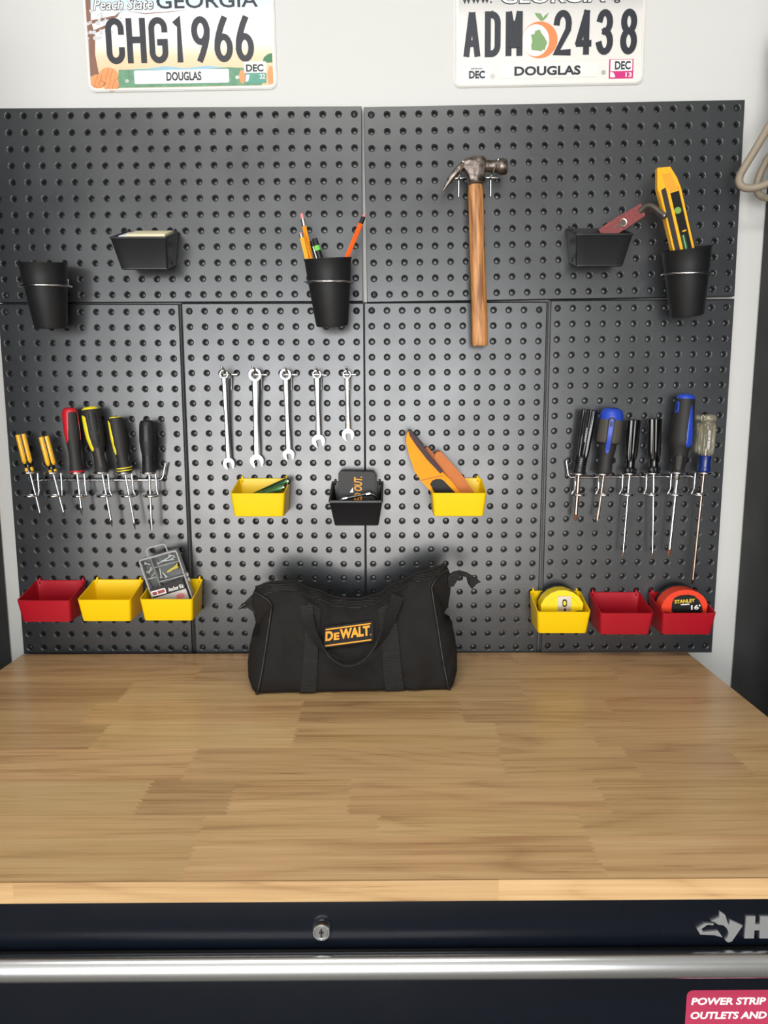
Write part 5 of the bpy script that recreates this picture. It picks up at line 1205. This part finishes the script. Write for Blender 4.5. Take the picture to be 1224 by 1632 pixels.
# gusseted ends: concentric shrinking loops bulging outwards
for side, row in ((-1, vs[0]), (1, vs[NS])):
    c = sum((v.co for v in row), Vector())/len(row); prev = row
    for sh, out in ((.93, .22), (.75, .5), (.5, .66), (.22, .7)):
        cur = []
        for v in row:
            p = c + (v.co-c)*sh; p.x += side*out*I*(1.25 if p.z < c.z else .7); p.z = max(p.z, .0012); cur.append(bm.verts.new(p))
        for j in range(NT): bm.faces.new((prev[j], prev[j+1], cur[j+1], cur[j]))
        bm.faces.new((prev[NT], prev[0], cur[0], cur[NT])); prev = cur
    bm.faces.new(prev)
finish(bm, 'bag_body', FABRIC, bag, ang=60)
for s in (0.0, 1.0):
    tubeo('piping', PIPE, [bag_pt(s, t/24, .05) for t in range(1, 22)], .0022, bag, 8)
def ribbon(name, m, L, Rr, thick, parent, nrm=None):
    """flat webbing between two edge polylines"""
    bm = bmesh.new(); n = len(L); rows = []
    for i in range(n):
        w = (Rr[i]-L[i]).normalized(); t = (L[min(i+1, n-1)]-L[max(i-1, 0)]).normalized(); k = w.cross(t).normalized()*thick/2
        mid = (L[i]+Rr[i])/2
        rows.append([L[i]+k, mid+k*1.15, Rr[i]+k, Rr[i]-k, mid-k*1.15, L[i]-k])
    grid(bm, rows, True, True, True); return finish(bm, name, m, parent, ang=50)
def strap(s0, s1, t0, t1, off=.06):
    ts = [t0+(t1-t0)*k/20 for k in range(21)]
    return ribbon('webbing_strap', WEB, [bag_pt(s0, t, off) for t in ts], [bag_pt(s1, t, off) for t in ts], .002, bag)
strap(.222, .302, .03, .72, .1); strap(.665, .765, .03, .72, .1)
# zip band along the top
for ta, tb in ((.80, .96), (1.04, 1.16)):
    ss = [.01+.98*k/40 for k in range(41)]
    ribbon('zip_band', WEB, [bag_pt(s, ta, .05) for s in ss], [bag_pt(s, tb, .05) for s in ss], .0016, bag)
tubeo('zip', FABRIC, [bag_pt(k/40, 1.0, 0) + Vector((0, 0, .0008)) for k in range(41)], .0026, bag, 8)
# front carrying handle, drooping over the front
hp_ = [((489, 965), 6.0), ((491, 985), 6.6), ((497, 1005), 7.3), ((508, 1027), 7.7), ((522, 1044), 7.95), ((540, 1055), 8.05), ((556, 1058), 8.05), ((574, 1053), 8.0), ((592, 1040), 7.8), ((607, 1020), 7.5), ((618, 995), 7.0), ((627, 970), 6.4), ((633, 950), 5.8)]
pts = smooth_path([BMI @ P(*a, d) for a, d in hp_], 4)
L = []; Rr = []
for i, p in enumerate(pts):
    f = i/(len(pts)-1); t = (pts[min(i+1, len(pts)-1)]-pts[max(i-1, 0)]).normalized()
    side = t.cross(Vector((0, -1, 0))).normalized(); k = abs(2*f-1)**1.5
    wv = (side*(.25+.75*k) + Vector((0, .9*(1-k)+.1, .25*(1-k)))).normalized()*.40*I
    L.append(p-wv); Rr.append(p+wv)
ribbon('carrying_handle', WEB, L, Rr, .0025, bag)
# second handle, seen as a fold behind the zip
# logo patch
def fpx(px, py, off): # nearest bag front point seen at px, py
    best = None
    for d10 in range(30, 90):
        pass
    return None
pa = [(519, 1002), (592, 992), (593, 1021), (518, 1031)]
def on_front(px, py, off):
    o = BMI @ W(CX, CY, CZ); v = BMI.to_3x3() @ (_F + _R*((px-612)/FPX) + _U*((816-py)/FPX))
    best = (9, None)
    s = .5; t = .4
    for it in range(30):                # fixed-point: match x and z of the ray at the surface depth
        p = bag_pt(min(.98, max(.02, s)), min(.95, max(.05, t)), off); q = o + v*((p.y-o.y)/v.y)
        s += (q.x-p.x)/I/11.75*.8; t += (q.z-p.z)/I/5.6*.55
    return o + v*((bag_pt(s, t, off).y-o.y)/v.y)
def patch_pt(a, b, off):     # a, b in 0..1 over the patch
    px = (pa[0][0]*(1-a)+pa[1][0]*a)*(1-b)+(pa[3][0]*(1-a)+pa[2][0]*a)*b; py = (pa[0][1]*(1-a)+pa[1][1]*a)*(1-b)+(pa[3][1]*(1-a)+pa[2][1]*a)*b
    return on_front(px, py, off)
C4 = [patch_pt(a, b, .13) for a, b in ((0, 0), (1, 0), (1, 1), (0, 1))]
nrm = (C4[1]-C4[0]).cross(C4[3]-C4[0]).normalized()
if nrm.y > 0: nrm = -nrm
def pp(a, b, w): return (C4[0]*(1-a)+C4[1]*a)*(1-b) + (C4[3]*(1-a)+C4[2]*a)*b + nrm*(w+.001)
bm = bmesh.new(); prism(bm, [(-.02, -.06), (1.04, -.08), (1.03, 1.06), (-.03, 1.08)], -.005, .0008, pp); lp = finish(bm, 'logo_patch', mat('patch_black', '#151414', .7), bag, smooth=False)
bm = bmesh.new()
text_bm(bm, 'D', .0, .165, .18, .72, lambda x, z, w: pp(x, .90-z, w), .0008, .0014, .045)
text_bm(bm, 'E', .18, .30, .18, .58, lambda x, z, w: pp(x, .90-z, w), .0008, .0014, .045)
text_bm(bm, 'WALT', .31, .955, .18, .74, lambda x, z, w: pp(x, .90-z, w), .0008, .0014, .045)
for zz in (.04, .93): prism(bm, [(0, zz), (.98, zz), (.98, zz+.07), (0, zz+.07)], .0008, .0013, pp)
prism(bm, [(.965, .66), (.985, .66), (.985, .72), (.965, .72)], .0008, .0013, pp)
finish(bm, 'logo_lettering', ORANGE, lp, smooth=False)
# zip tabs at both ends
def flap(name, pts_px, d0, d1, th_=.0035):
    cs = [BMI @ P(x, y, d0+(d1-d0)*(i % 2)) for i, (x, y) in enumerate(pts_px)]
    c = sum(cs, Vector())/len(cs); bm = bmesh.new(); n = Vector((.15, -1, .1)).normalized()*th_
    prism(bm, list(range(len(cs))), -1, 1, lambda *_: None) if False else None
    a = [bm.verts.new(p-n) for p in cs]; b = [bm.verts.new(p+n) for p in cs]
    bm.faces.new(a); bm.faces.new(b[::-1])
    for i in range(len(cs)): bm.faces.new((a[i], b[i], b[(i+1) % len(cs)], a[(i+1) % len(cs)]))
    bevel(bm, .0012, 2); return finish(bm, name, WEB, bag, ang=40)
flap('zip_tab', [(404, 946), (414, 937), (427, 935), (431, 952), (428, 968), (419, 986), (406, 977), (393, 967), (384, 970), (383, 967)], 5.0, 4.6)
flap('zip_tab', [(713, 918), (724, 911), (733, 909), (744, 912), (757, 920), (765.5, 927), (759, 930), (752, 938), (747, 931), (744, 920), (733, 917), (722, 934), (714, 936)], 4.5, 4.1)
tubeo('zip_pull', DARKST, [BMI @ P(x, y, 5.2) for x, y in ((392, 962), (386, 966), (380.5, 971))], .0016, bag, 8)

# ------------------------------------------------------------------ hose looped by the locker
c = P(1200, 290, .9)
h = thing('hose', 'tan rubber hose looped between the pegboard and the black locker', 'hose', T(c))
path = [(1262, 110, 2.0), (1246, 158, 2.1), (1224, 203, 2.1), (1205, 236, 2.0), (1188, 264, 1.8), (1179, 281, 1.6), (1179, 293, 1.6), (1188, 299.5, 1.8), (1204, 299, 2.1), (1224, 292, 2.3), (1240, 276, 2.6), (1246, 240, 2.6)]
path2 = [(1262, 140, 1.2), (1240, 215, 1.2), (1222, 255, .9), (1210, 281, .8), (1206, 300, .8), (1211, 311, .9), (1224, 315.5, 1.3), (1238, 308, 1.6), (1242, 280, 1.6)]
def beside_locker(x, y, d):
    p = P(x, y, d); p.x = min(p.x, 25.6*I); return p
TOPH = W(25.2, -2.2, 39.5) - c
tubeo('loop', TAN, smooth_path([TOPH+Vector((0, .012, 0))] + [beside_locker(x, y, d)-c for x, y, d in path[1:]] + [TOPH+Vector((.004, -.02, -.02)), TOPH+Vector((0, .012, 0))], 6), .0058, h, 14)
tubeo('loop', TAN, smooth_path([TOPH+Vector((0, .03, -.01))] + [beside_locker(x, y, d)-c for x, y, d in path2[1:]] + [TOPH+Vector((.004, -.004, -.03)), TOPH+Vector((0, .03, -.01))], 6), .0055, h, 14)
